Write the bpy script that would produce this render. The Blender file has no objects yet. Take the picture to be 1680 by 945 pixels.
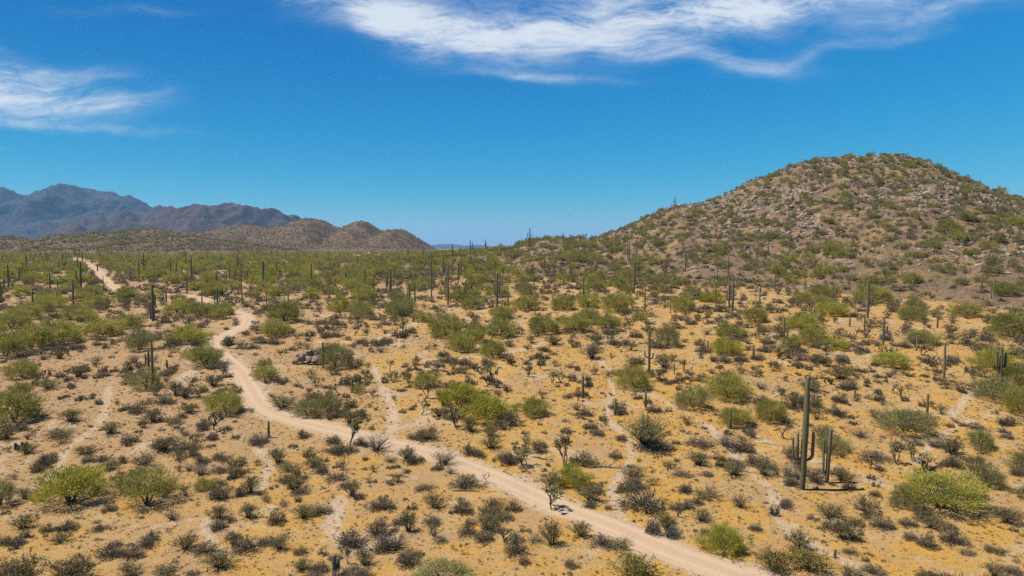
import bpy, math, random
import numpy as np
from math import radians, sin, cos, pi, sqrt, atan2

# ------------------------------------------------------------------ camera, sky, sun, exposure
scene = bpy.context.scene
COL = scene.collection
CAM_H = 16.0
PITCH = math.atan(64.5 / 1120.0)
FPX = 1120.0                       # focal length in photo pixels (24 mm on a 36 mm wide sensor)
SUN_EL = radians(63)
SUN_AZ = radians(90)               # sun over the photographer's left shoulder line (-X)

cam_data = bpy.data.cameras.new("camera")
cam = bpy.data.objects.new("camera", cam_data)
COL.objects.link(cam)
cam.location = (0, 0, CAM_H)
cam.rotation_euler = (radians(90) - PITCH, 0, 0)
cam_data.sensor_width = 36.0
cam_data.lens = 24.0
cam_data.clip_start = 0.5
cam_data.clip_end = 60000
scene.camera = cam

vs = scene.view_settings
vs.view_transform = 'Standard'
vs.look = 'None'
vs.gamma = 1.0
vs.exposure = 0.70
scene.render.engine = 'CYCLES'
cy = scene.cycles
cy.max_bounces = 5
cy.diffuse_bounces = 2
cy.glossy_bounces = 1
cy.transmission_bounces = 2
cy.volume_bounces = 0
cy.transparent_max_bounces = 4
cy.use_denoising = False
cy.use_adaptive_sampling = False
cy.caustics_reflective = False
cy.caustics_refractive = False

# ---- node helpers
def N(nt, t, **kw):
    n = nt.nodes.new(t)
    for k, v in kw.items():
        setattr(n, k, v)
    return n

def put(nt, sock, v):
    if hasattr(v, 'is_output'):
        nt.links.new(v, sock)
    elif isinstance(v, (tuple, list)):
        sock.default_value = tuple(v) + ((1.0,) if len(v) == 3 and len(sock.default_value) == 4 else ())
    else:
        sock.default_value = v

def M(nt, op, a, b=0.0, c=None, clamp=False):
    n = N(nt, 'ShaderNodeMath', operation=op)
    n.use_clamp = clamp
    put(nt, n.inputs[0], a)
    put(nt, n.inputs[1], b)
    if c is not None:
        put(nt, n.inputs[2], c)
    return n.outputs[0]

def MIX(nt, f, a, b, blend='MIX'):
    n = N(nt, 'ShaderNodeMix', data_type='RGBA', blend_type=blend)
    n.clamp_factor = True
    put(nt, n.inputs[0], f)
    put(nt, n.inputs[6], a)
    put(nt, n.inputs[7], b)
    return n.outputs[2]

def SS(nt, x, lo, hi):
    n = N(nt, 'ShaderNodeMapRange', interpolation_type='SMOOTHSTEP')
    put(nt, n.inputs[0], x)
    n.inputs[1].default_value = lo
    n.inputs[2].default_value = hi
    return n.outputs[0]

def NOISE(nt, vec, scale, detail=4, rough=0.55, dist=0.0):
    n = N(nt, 'ShaderNodeTexNoise')
    nt.links.new(vec, n.inputs['Vector'])
    n.inputs['Scale'].default_value = scale
    n.inputs['Detail'].default_value = detail
    n.inputs['Roughness'].default_value = rough
    n.inputs['Distortion'].default_value = dist
    return n.outputs[0]

# ---- world: clear desert sky with cirrus
world = bpy.data.worlds.new("World")
scene.world = world
world.use_nodes = True
nt = world.node_tree
bg = nt.nodes['Background']
sky = N(nt, 'ShaderNodeTexSky', sky_type='NISHITA')
sky.sun_disc = False
sky.sun_elevation = SUN_EL
sky.sun_rotation = SUN_AZ
sky.altitude = 800
sky.dust_density = 0.3
sky.ozone_density = 3.0
sep = N(nt, 'ShaderNodeSeparateColor')
nt.links.new(sky.outputs[0], sep.inputs[0])
def chan(i, k, g):
    v = M(nt, 'MULTIPLY', sep.outputs[i], 0.1)
    v = M(nt, 'POWER', v, g)
    return M(nt, 'MULTIPLY', v, k * 10)
comb = N(nt, 'ShaderNodeCombineColor')
nt.links.new(chan(0, 1.4, 3.5), comb.inputs[0])
nt.links.new(chan(1, 0.60, 1.15), comb.inputs[1])
nt.links.new(chan(2, 0.60, 0.6), comb.inputs[2])
skycol = comb.outputs[0]
tc = N(nt, 'ShaderNodeTexCoord')
sx = N(nt, 'ShaderNodeSeparateXYZ')
nt.links.new(tc.outputs['Generated'], sx.inputs[0])
dx, dy, dz = sx.outputs
ysafe = M(nt, 'MAXIMUM', dy, 0.08)
cu = M(nt, 'DIVIDE', dx, ysafe)          # direction tangents: where on the northern sky the cirrus banks lie
cw = M(nt, 'DIVIDE', dz, ysafe)
cxyz = N(nt, 'ShaderNodeCombineXYZ')
nt.links.new(cu, cxyz.inputs[0]); nt.links.new(cw, cxyz.inputs[1])
warp = N(nt, 'ShaderNodeTexNoise'); nt.links.new(cxyz.outputs[0], warp.inputs['Vector'])
warp.inputs['Scale'].default_value = 5.0; warp.inputs['Detail'].default_value = 3
wv = N(nt, 'ShaderNodeVectorMath', operation='MULTIPLY_ADD')
nt.links.new(warp.outputs['Color'], wv.inputs[0]); wv.inputs[1].default_value = (0.16, 0.07, 0); nt.links.new(cxyz.outputs[0], wv.inputs[2])
def cloudbank(ells):
    tot = None
    for (px, py, a, b, ang, k) in ells:
        u0, w0 = (px - 840) / FPX + 0.08, (408 - py) / FPX * 1.0 + 0.035
        sw = N(nt, 'ShaderNodeSeparateXYZ'); nt.links.new(wv.outputs[0], sw.inputs[0])
        du = M(nt, 'SUBTRACT', sw.outputs[0], u0); dw = M(nt, 'SUBTRACT', sw.outputs[1], w0)
        ca, sa = cos(radians(ang)), sin(radians(ang))
        p = M(nt, 'ADD', M(nt, 'MULTIPLY', du, ca * FPX / a), M(nt, 'MULTIPLY', dw, sa * FPX / a))
        q = M(nt, 'ADD', M(nt, 'MULTIPLY', du, -sa * FPX / b), M(nt, 'MULTIPLY', dw, ca * FPX / b))
        e = M(nt, 'ADD', M(nt, 'MULTIPLY', p, p), M(nt, 'MULTIPLY', q, q))
        g = M(nt, 'MULTIPLY', M(nt, 'EXPONENT', M(nt, 'MULTIPLY', e, -1.0)), k)
        tot = g if tot is None else M(nt, 'ADD', tot, g)
    return tot
ELLS = [(640, 45, 95, 40, -25, .8), (760, 60, 190, 40, -14, .75), (930, 45, 240, 38, 6, .8), (1150, 30, 260, 48, 8, .85), (1330, 10, 260, 40, 5, .6),
        (1120, 98, 190, 18, -6, .75), (900, -60, 500, 70, 0, .8), (1530, 30, 180, 16, 12, .42), (540, 18, 120, 34, -20, .62), (1400, 84, 210, 12, 12, .4),
        (885, 133, 130, 9, -3, .6), (30, 145, 150, 42, -8, 1.15), (150, 172, 110, 20, 0, .8), (-200, 120, 220, 60, -6, .7), (110, 205, 190, 9, -4, .62),
        (5, 249, 25, 4, 0, .35), (230, 30, 160, 10, -3, .3), (120, 118, 110, 14, -6, .55)]
bank = cloudbank(ELLS)
mp = N(nt, 'ShaderNodeMapping'); nt.links.new(wv.outputs[0], mp.inputs['Vector'])
mp.inputs['Rotation'].default_value = (0, 0, radians(6)); mp.inputs['Scale'].default_value = (3.2, 11, 1.0)
fib = NOISE(nt, mp.outputs[0], 1.0, 8, 0.68, 0.3)
mp2 = N(nt, 'ShaderNodeMapping'); nt.links.new(wv.outputs[0], mp2.inputs['Vector'])
mp2.inputs['Rotation'].default_value = (0, 0, radians(-24)); mp2.inputs['Scale'].default_value = (6, 34.0, 1.0)
fib2 = NOISE(nt, mp2.outputs[0], 1.0, 4, 0.6, 1.2)
mp3 = N(nt, 'ShaderNodeMapping'); nt.links.new(wv.outputs[0], mp3.inputs['Vector'])
mp3.inputs['Rotation'].default_value = (0, 0, radians(-12)); mp3.inputs['Scale'].default_value = (22, 70.0, 1.0)
fib3 = NOISE(nt, mp3.outputs[0], 1.0, 4, 0.7, 0.8)
fibs = M(nt, 'ADD', M(nt, 'ADD', M(nt, 'MULTIPLY', fib, 1.15), M(nt, 'MULTIPLY', fib2, 0.3)), M(nt, 'MULTIPLY', fib3, 0.22))
dens = M(nt, 'MULTIPLY', bank, M(nt, 'ADD', M(nt, 'MULTIPLY', M(nt, 'SUBTRACT', fibs, 0.82), 3.1), 0.70))
front = SS(nt, dy, 0.08, 0.3)
dens = M(nt, 'MULTIPLY', SS(nt, dens, 0.02, 1.55), front)
# thin cirrus over the rest of the dome
pz = M(nt, 'ADD', M(nt, 'MAXIMUM', dz, 0.0), 0.15)
pc = N(nt, 'ShaderNodeCombineXYZ')
nt.links.new(M(nt, 'DIVIDE', dx, pz), pc.inputs[0]); nt.links.new(M(nt, 'DIVIDE', M(nt, 'MULTIPLY', dy, 2.5), pz), pc.inputs[1])
oth = SS(nt, NOISE(nt, pc.outputs[0], 0.5, 4, 0.6, 0.8), 0.56, 0.85)
oth = M(nt, 'MULTIPLY', oth, M(nt, 'MAXIMUM', SS(nt, dz, 0.42, 0.6), M(nt, 'MULTIPLY', SS(nt, M(nt, 'MULTIPLY', dy, -1.0), 0.0, 0.3), SS(nt, dz, 0.1, 0.25))))
dens = M(nt, 'MAXIMUM', dens, M(nt, 'MULTIPLY', oth, 0.7))
final = MIX(nt, M(nt, 'MULTIPLY', dens, 0.93), skycol, (5.4, 5.8, 6.3))
nt.links.new(final, bg.inputs[0])
bg.inputs[1].default_value = 0.088
world.cycles.sampling_method = 'MANUAL'
world.cycles.sample_map_resolution = 256

sun_data = bpy.data.lights.new("sun", 'SUN')
sun_data.energy = 4.8
sun_data.angle = radians(0.5)
sun_data.color = (1.0, 0.945, 0.86)
sun = bpy.data.objects.new("sun", sun_data)
COL.objects.link(sun)
sun.rotation_euler = (0, -(pi / 2 - SUN_EL), 0)
sun.location = (-60, 40, 90)

# ------------------------------------------------------------------ noise and terrain functions
rng = np.random.default_rng(7)
_perm = np.random.default_rng(3).permutation(1024)
_grad = np.stack([np.cos(np.linspace(0, 2 * pi, 64, False)), np.sin(np.linspace(0, 2 * pi, 64, False))], 1)

def perlin(x, y, seed=0):
    x = np.asarray(x, float) + seed * 17.31; y = np.asarray(y, float) - seed * 9.73
    xi = np.floor(x).astype(int); yi = np.floor(y).astype(int)
    xf = x - xi; yf = y - yi
    u = xf ** 3 * (xf * (xf * 6 - 15) + 10); v = yf ** 3 * (yf * (yf * 6 - 15) + 10)
    def g(ix, iy, fx, fy):
        h = _perm[(_perm[ix & 1023] + iy) & 1023] & 63
        return _grad[h, 0] * fx + _grad[h, 1] * fy
    a = g(xi, yi, xf, yf); b = g(xi + 1, yi, xf - 1, yf)
    c = g(xi, yi + 1, xf, yf - 1); d = g(xi + 1, yi + 1, xf - 1, yf - 1)
    return (a + u * (b - a)) * (1 - v) + (c + u * (d - c)) * v

def fbm(x, y, s, oct=4, seed=0, rough=0.5, ridged=False):
    t = 0; a = 1; f = 1 / s; n = 0
    for i in range(oct):
        p = perlin(np.asarray(x) * f, np.asarray(y) * f, seed + i * 3)
        t = t + a * ((1 - 2.2 * np.abs(p)) if ridged else p)
        n += a; a *= rough; f *= 2.03
    return t / n

CP, SP = cos(PITCH), sin(PITCH)
def ray(px, py):
    u = (px - 840) / FPX; v = (472.5 - py) / FPX
    return np.array([u, CP + v * SP, v * CP - SP])

def to_px(p):
    x, y, z = p[0], p[1], p[2] - CAM_H
    f = y * CP - z * SP; v = y * SP + z * CP
    return 840 + FPX * x / f, 472.5 - FPX * v / f

def elev_at(px, py, D):
    r = ray(px, py)
    return CAM_H + r[2] / r[1] * D

# crest line of the rocky hill, as heights over a line 260 m out
HILL_D = 262.0
_hp = [(560, 430), (640, 424), (700, 421), (760, 418), (800, 415), (838, 413), (862, 404), (895, 396), (935, 398), (970, 399), (1000, 394), (1020, 385), (1058, 365), (1080, 351), (1105, 343), (1140, 340), (1178, 330), (1202, 320), (1240, 302), (1280, 291),
       (1312, 275), (1350, 268), (1400, 265), (1460, 259), (1500, 268), (1530, 281), (1560, 293), (1600, 311), (1640, 325), (1690, 336), (1800, 352), (1950, 375), (2150, 412)]
_hx = np.array([ray(a, b)[0] / ray(a, b)[1] * HILL_D for a, b in _hp])
_hz = np.array([elev_at(a, b, HILL_D) for a, b in _hp])

def ground_h(x, y):
    x = np.asarray(x, float); y = np.asarray(y, float)
    d = np.maximum(y + 0.06 * np.abs(x) - 50, 0)
    u = x / np.maximum(y + 10, 20)
    west = np.clip((.06 - u) / .26, 0, 1); west = west * west * (3 - 2 * west)
    z = (15.35 - 4.7 * west) * (1 - np.exp(-d / (150 - 36 * west)))
    far = np.clip((y - 60) / 140, 0, 1) * np.clip(1.6 - y / 900, 0, 1)
    z = z + fbm(x, y, 70, 3, 5) * 1.5 * far
    z = z + fbm(x, y, 16, 3, 11) * 0.32
    return z

def hill_bump(x, y):
    x = np.asarray(x, float); y = np.asarray(y, float)
    xs = x * HILL_D / np.maximum(HILL_D + (y - HILL_D) * 0.45, 60)
    warpx = fbm(x, y, 38, 3, 21) * 7
    c = np.interp(xs + warpx * 0.35, _hx, _hz - 15.0 * (1 - np.exp(-(HILL_D - 50) / 150)), left=-6, right=-6)
    Wf = 70 + np.clip(c, 0, 40) * 1.9
    t = np.where(y < HILL_D, (HILL_D - y) / Wf, (y - HILL_D) / 150.0)
    F = np.clip(1 - np.sqrt(t * t + 0.0035) + 0.059, 0, 1) ** 1.3
    b = c * F
    rough = np.clip(b / 8, 0, 1)
    b = b + rough * (fbm(x, y, 34, 4, 31, 0.55, True) - 0.35) * 3.6 * np.clip(t * 3.0, 0, 1) + rough * fbm(x, y, 7, 3, 41) * 1.3 + rough * (fbm(x, y, 15, 3, 47, .55, True) - .4) * 2.0
    return b

def H(x, y):
    return ground_h(x, y) + np.maximum(hill_bump(x, y), 0)

_TT = np.concatenate([np.arange(24, 130, 0.25), np.arange(130, 420, 0.8), np.arange(420, 2500, 6)])
def at(px, py):
    """the point of the ground that the given photo pixel shows"""
    r = ray(px, py); r = r / r[1]
    X = r[0] * _TT; Z = CAM_H + r[2] * _TT
    hit = np.nonzero(Z < H(X, _TT))[0]
    i = hit[0] if len(hit) else len(_TT) - 1
    y = _TT[i]
    if i > 0:
        a, b = _TT[i - 1], _TT[i]
        for _ in range(12):
            m = 0.5 * (a + b)
            if CAM_H + r[2] * m < float(H(r[0] * m, m)): b = m
            else: a = m
        y = 0.5 * (a + b)
    return np.array([r[0] * y, y, float(H(r[0] * y, y))])

def catmull(P, step):
    P = np.array(P, float)
    Q = np.vstack([2 * P[0] - P[1], P, 2 * P[-1] - P[-2]])
    out = []
    for i in range(1, len(Q) - 2):
        n = max(2, int(np.linalg.norm(Q[i + 1] - Q[i]) / step))
        for t in np.linspace(0, 1, n, False):
            a, b, c, d = Q[i - 1], Q[i], Q[i + 1], Q[i + 2]
            out.append(0.5 * (2 * b + (c - a) * t + (2 * a - 5 * b + 4 * c - d) * t * t + (3 * b - a - 3 * c + d) * t ** 3))
    out.append(Q[-2])
    return np.array(out)

ROAD_PX = [(118, 424), (152, 437), (168, 455), (198, 476), (250, 483), (309, 485), (354, 498), (382, 510), (405, 521), (400, 535), (372, 550), (350, 562), (353, 575), (372, 590), (395, 610), (412, 640), (434, 668),
           (485, 690), (560, 708), (640, 729), (710, 746), (770, 766), (850, 800), (930, 836), (1010, 866), (1100, 905), (1200, 942), (1310, 978)]
road = catmull([at(*p)[:2] for p in ROAD_PX] + [np.array([19.0, 17.0]), np.array([30.0, 2.0])], 0.4)
WASH_PX = [([(960, 575), (985, 592), (1003, 625), (1000, 680), (1016, 706), (1036, 735), (1026, 770), (1003, 800), (1018, 838), (1045, 868)], .55),
           ([(1040, 640), (1085, 655), (1130, 680), (1166, 702), (1195, 735), (1215, 765), (1262, 800), (1280, 850), (1335, 895), (1420, 935), (1500, 960)], .6),
           ([(178, 636), (165, 690), (112, 735), (92, 772), (40, 805), (-20, 830)], .6), ([(90, 690), (60, 715), (0, 728)], .4),
           ([(610, 600), (636, 650), (645, 690), (640, 728)], .7), ([(425, 735), (440, 765), (425, 800)], .7),
           ([(1240, 715), (1300, 745), (1400, 772), (1460, 800)], .5), ([(335, 850), (352, 890), (372, 905)], .45),
           ([(560, 815), (545, 870), (600, 900), (640, 880)], .8), ([(1560, 680), (1600, 640), (1650, 625)], .7), ([(1640, 700), (1590, 690), (1540, 720), (1500, 760)], .5), ([(830, 450), (815, 462), (810, 480), (790, 510)], 1.2),
           ([(700, 520), (650, 545), (590, 560), (520, 560)], 1.0), ([(900, 560), (820, 580), (700, 590)], .7), ([(290, 640), (310, 610), (320, 620)], 1.1)]
WASHES = [(catmull([at(*p)[:2] for p in pts], 0.5), w) for pts, w in WASH_PX]

def dist_to(line, x, y, reach=6.0):
    """distance of many points to a polyline, exact within reach"""
    x = np.asarray(x, float).ravel(); y = np.asarray(y, float).ravel()
    out = np.full(x.shape, 99.0)
    m = (x > line[:, 0].min() - reach) & (x < line[:, 0].max() + reach) & (y > line[:, 1].min() - reach) & (y < line[:, 1].max() + reach)
    idx = np.nonzero(m)[0]
    for s in range(0, len(idx), 4000):
        k = idx[s:s + 4000]
        d = (x[k, None] - line[None, :, 0]) ** 2 + (y[k, None] - line[None, :, 1]) ** 2
        out[k] = np.sqrt(d.min(1))
    return out

ROAD_HALF = 0.92
def wash_amount(x, y):
    out = np.zeros(np.asarray(x).size)
    for ln, w in WASHES:
        d = dist_to(ln, x, y)
        out = np.maximum(out, np.clip(1.35 - d / (w * .95), 0, 1))
    return out

# ------------------------------------------------------------------ mesh helpers
def link(name, data, parent=None, loc=None):
    o = bpy.data.objects.new(name, data)
    COL.objects.link(o)
    if parent is not None: o.parent = parent
    if loc is not None: o.location = loc
    return o

def tri_mesh(name, V, F, mats=(), midx=None, var=None, smooth=False, attrs=None):
    V = np.ascontiguousarray(V, np.float32); F = np.ascontiguousarray(F, np.int32)
    k = F.shape[1]
    me = bpy.data.meshes.new(name)
    me.vertices.add(len(V)); me.vertices.foreach_set('co', V.ravel())
    me.loops.add(F.size); me.loops.foreach_set('vertex_index', F.ravel())
    me.polygons.add(len(F))
    me.polygons.foreach_set('loop_start', np.arange(0, F.size, k, dtype=np.int32))
    me.polygons.foreach_set('loop_total', np.full(len(F), k, np.int32))
    for m in mats: me.materials.append(m)
    if midx is not None: me.polygons.foreach_set('material_index', np.ascontiguousarray(midx, np.int32))
    if isinstance(smooth, np.ndarray): me.polygons.foreach_set('use_smooth', smooth)
    else: me.polygons.foreach_set('use_smooth', np.full(len(F), bool(smooth)))
    if var is not None:
        a = me.attributes.new('var', 'FLOAT', 'POINT'); a.data.foreach_set('value', np.ascontiguousarray(var, np.float32))
    for n, vals in (attrs or {}).items():
        a = me.attributes.new(n, 'FLOAT', 'POINT'); a.data.foreach_set('value', np.ascontiguousarray(vals, np.float32))
    me.update(calc_edges=True)
    return me

def grid_faces(nr, nc):
    i = np.arange(nr - 1)[:, None] * nc + np.arange(nc - 1)[None, :]
    i = i.ravel()
    return np.stack([i, i + 1, i + nc + 1, i + nc], 1)

class Geo:
    """triangles of one part: positions, faces, per-vertex variation"""
    def __init__(s): s.V, s.F, s.a, s.n = [], [], [], 0
    def add(s, V, F, a):
        V = np.asarray(V, float); s.V.append(V); s.F.append(np.asarray(F, int) + s.n)
        s.a.append(np.broadcast_to(np.asarray(a, float), (len(V),)).copy()); s.n += len(V)
        return s
    def arr(s): return np.vstack(s.V), np.vstack(s.F), np.concatenate(s.a)
    def tris(s): return sum(len(f) for f in s.F)
    def slivers(s, P, D, L, W, a, r, bend=0.0):
        """thin tapering blades: root P, direction D, length L, width W"""
        n = len(P)
        D = D / np.maximum(np.linalg.norm(D, axis=1, keepdims=True), 1e-6)
        R = r.normal(size=(n, 3)); S = np.cross(D, R); S /= np.maximum(np.linalg.norm(S, axis=1, keepdims=True), 1e-6)
        L = np.broadcast_to(L, (n,))[:, None]; W = np.broadcast_to(W, (n,))[:, None]
        mid = P + D * L * 0.45
        V = np.stack([P, mid - S * W * .5, mid + S * W * .5, P + D * L], 1).reshape(-1, 3)
        i = np.arange(n)[:, None] * 4
        F = np.concatenate([i + np.array([0, 1, 2]), i + np.array([1, 3, 2])])
        return s.add(V, F, np.repeat(np.broadcast_to(a, (n,)), 4))
    def tube(s, pts, rad, k=5, a=0.5, cap=True, flute=0.0):
        pts = np.asarray(pts, float); n = len(pts)
        rad = np.broadcast_to(rad, (n,))
        T = np.gradient(pts, axis=0); T /= np.maximum(np.linalg.norm(T, axis=1, keepdims=True), 1e-9)
        ref = np.array([0.0, 1, 0]) if abs(T[0, 1]) < .9 else np.array([1.0, 0, 0])
        A = np.cross(T, ref); A /= np.maximum(np.linalg.norm(A, axis=1, keepdims=True), 1e-9)
        B = np.cross(T, A)
        th = np.arange(k) * 2 * pi / k
        rr = 1 + flute * np.where(np.arange(k) % 2 == 0, 1, -1) if flute else np.ones(k)
        V = pts[:, None, :] + (A[:, None, :] * (np.cos(th) * rr)[None, :, None] + B[:, None, :] * (np.sin(th) * rr)[None, :, None]) * rad[:, None, None]
        V = V.reshape(-1, 3)
        i = np.arange(n - 1)[:, None] * k; j = np.arange(k)[None, :]; j2 = (j + 1) % k
        q = np.stack([i + j, i + j2, i + k + j2, i + k + j], 2).reshape(-1, 4)
        F = np.vstack([q[:, [0, 2, 1]], q[:, [0, 3, 2]]])
        av = np.repeat(np.broadcast_to(a, (n,)), k)
        if cap:
            V = np.vstack([V, pts[-1:]]); av = np.append(av, av[-1])
            e = (n - 1) * k; jj = np.arange(k)
            F = np.vstack([F, np.stack([e + jj, np.full(k, len(V) - 1), e + (jj + 1) % k], 1)])
        return s.add(V, F, av)

# ------------------------------------------------------------------ materials
def material(name):
    m = bpy.data.materials.new(name); m.use_nodes = True
    nt = m.node_tree
    b = nt.nodes['Principled BSDF']
    b.inputs['Specular IOR Level'].default_value = 0.15
    b.inputs['Roughness'].default_value = 0.85
    return m, nt, b

def attr(nt, name):
    a = N(nt, 'ShaderNodeAttribute', attribute_name=name)
    return a.outputs['Fac']

def foliage_mat(name, dark, light, other, transl=0.42, spread=0.6):
    """leaf colour varies from blade to blade (var) and from plant to plant (object random)"""
    m, nt, b = material(name)
    oi = N(nt, 'ShaderNodeObjectInfo')
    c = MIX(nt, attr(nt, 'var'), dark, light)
    c = MIX(nt, M(nt, 'MULTIPLY', oi.outputs['Random'], spread), c, other)
    nt.links.new(c, b.inputs['Base Color'])
    if transl:
        t = N(nt, 'ShaderNodeBsdfTranslucent'); nt.links.new(c, t.inputs['Color'])
        mx = N(nt, 'ShaderNodeMixShader'); mx.inputs[0].default_value = transl
        nt.links.new(b.outputs[0], mx.inputs[1]); nt.links.new(t.outputs[0], mx.inputs[2])
        nt.links.new(mx.outputs[0], nt.nodes['Material Output'].inputs[0])
    return m

MAT = {}
MAT['pv_bright'] = foliage_mat('palo verde foliage, bright', (.16, .155, .022), (.49, .44, .062), (.38, .355, .075))
MAT['pv_green'] = foliage_mat('palo verde foliage, green', (.115, .115, .030), (.395, .365, .092), (.43, .37, .082))
MAT['pv_olive'] = foliage_mat('palo verde foliage, olive', (.13, .122, .046), (.375, .335, .135), (.29, .27, .085))
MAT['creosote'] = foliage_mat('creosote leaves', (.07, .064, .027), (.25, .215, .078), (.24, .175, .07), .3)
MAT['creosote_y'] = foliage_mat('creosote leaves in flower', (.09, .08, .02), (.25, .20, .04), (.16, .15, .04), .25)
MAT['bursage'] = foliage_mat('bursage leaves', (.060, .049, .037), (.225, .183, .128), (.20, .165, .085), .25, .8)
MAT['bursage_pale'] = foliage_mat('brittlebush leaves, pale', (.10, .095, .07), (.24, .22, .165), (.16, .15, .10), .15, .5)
MAT['twig'] = foliage_mat('dry twigs', (.10, .075, .05), (.28, .22, .155), (.16, .13, .10), 0.0, .6)
MAT['darktwig'] = foliage_mat('grey brown twigs', (.055, .043, .034), (.135, .107, .082), (.09, .072, .052), 0.0, .6)
MAT['straw'] = foliage_mat('dry grass straw', (.17, .11, .035), (.46, .30, .09), (.24, .17, .08), 0.2, .6)
MAT['cholla'] = foliage_mat('cholla joints', (.10, .082, .034), (.35, .285, .125), (.21, .18, .07), 0.0, .4)
MAT['choll_wood'] = foliage_mat('cholla trunk', (.030, .023, .018), (.065, .048, .036), (.05, .04, .03), 0.0, .4)
MAT['deadwood'] = foliage_mat('weathered dead wood', (.05, .04, .032), (.16, .13, .105), (.09, .075, .06), 0.0, .5)
MAT['palewood'] = foliage_mat('bleached dead wood', (.30, .25, .20), (.50, .44, .36), (.36, .31, .25), 0.0, .4)
MAT['pear'] = foliage_mat('prickly pear pads', (.05, .075, .03), (.12, .15, .06), (.08, .10, .05), 0.0, .4)

def bark_mat():
    m, nt, b = material('palo verde bark')
    t = N(nt, 'ShaderNodeTexCoord')
    n = NOISE(nt, t.outputs['Object'], 9, 3)
    nt.links.new(MIX(nt, n, (.045, .045, .025), (.14, .125, .07)), b.inputs['Base Color'])
    return m
MAT['bark'] = bark_mat()

def saguaro_mat():
    m, nt, b = material('saguaro skin')
    t = N(nt, 'ShaderNodeTexCoord')
    oi = N(nt, 'ShaderNodeObjectInfo')
    n = NOISE(nt, t.outputs['Object'], 3.0, 5, .65)
    c = MIX(nt, n, (.080, .072, .030), (.25, .215, .095))
    c = MIX(nt, M(nt, 'MULTIPLY', oi.outputs['Random'], .5), c, (.07, .072, .036))
    g = attr(nt, 'var')                                         # pale spine rows along the rib edges
    c = MIX(nt, M(nt, 'MULTIPLY', SS(nt, g, .62, 1.0), .55), c, (.23, .205, .135))
    sz = N(nt, 'ShaderNodeSeparateXYZ'); nt.links.new(t.outputs['Object'], sz.inputs[0])
    cork = SS(nt, M(nt, 'ADD', sz.outputs[2], M(nt, 'MULTIPLY', n, -1.6)), .15, -.75)
    c = MIX(nt, cork, c, (.085, .066, .046))
    nt.links.new(c, b.inputs['Base Color'])
    b.inputs['Roughness'].default_value = .65
    return m
MAT['saguaro'] = saguaro_mat()

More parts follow.
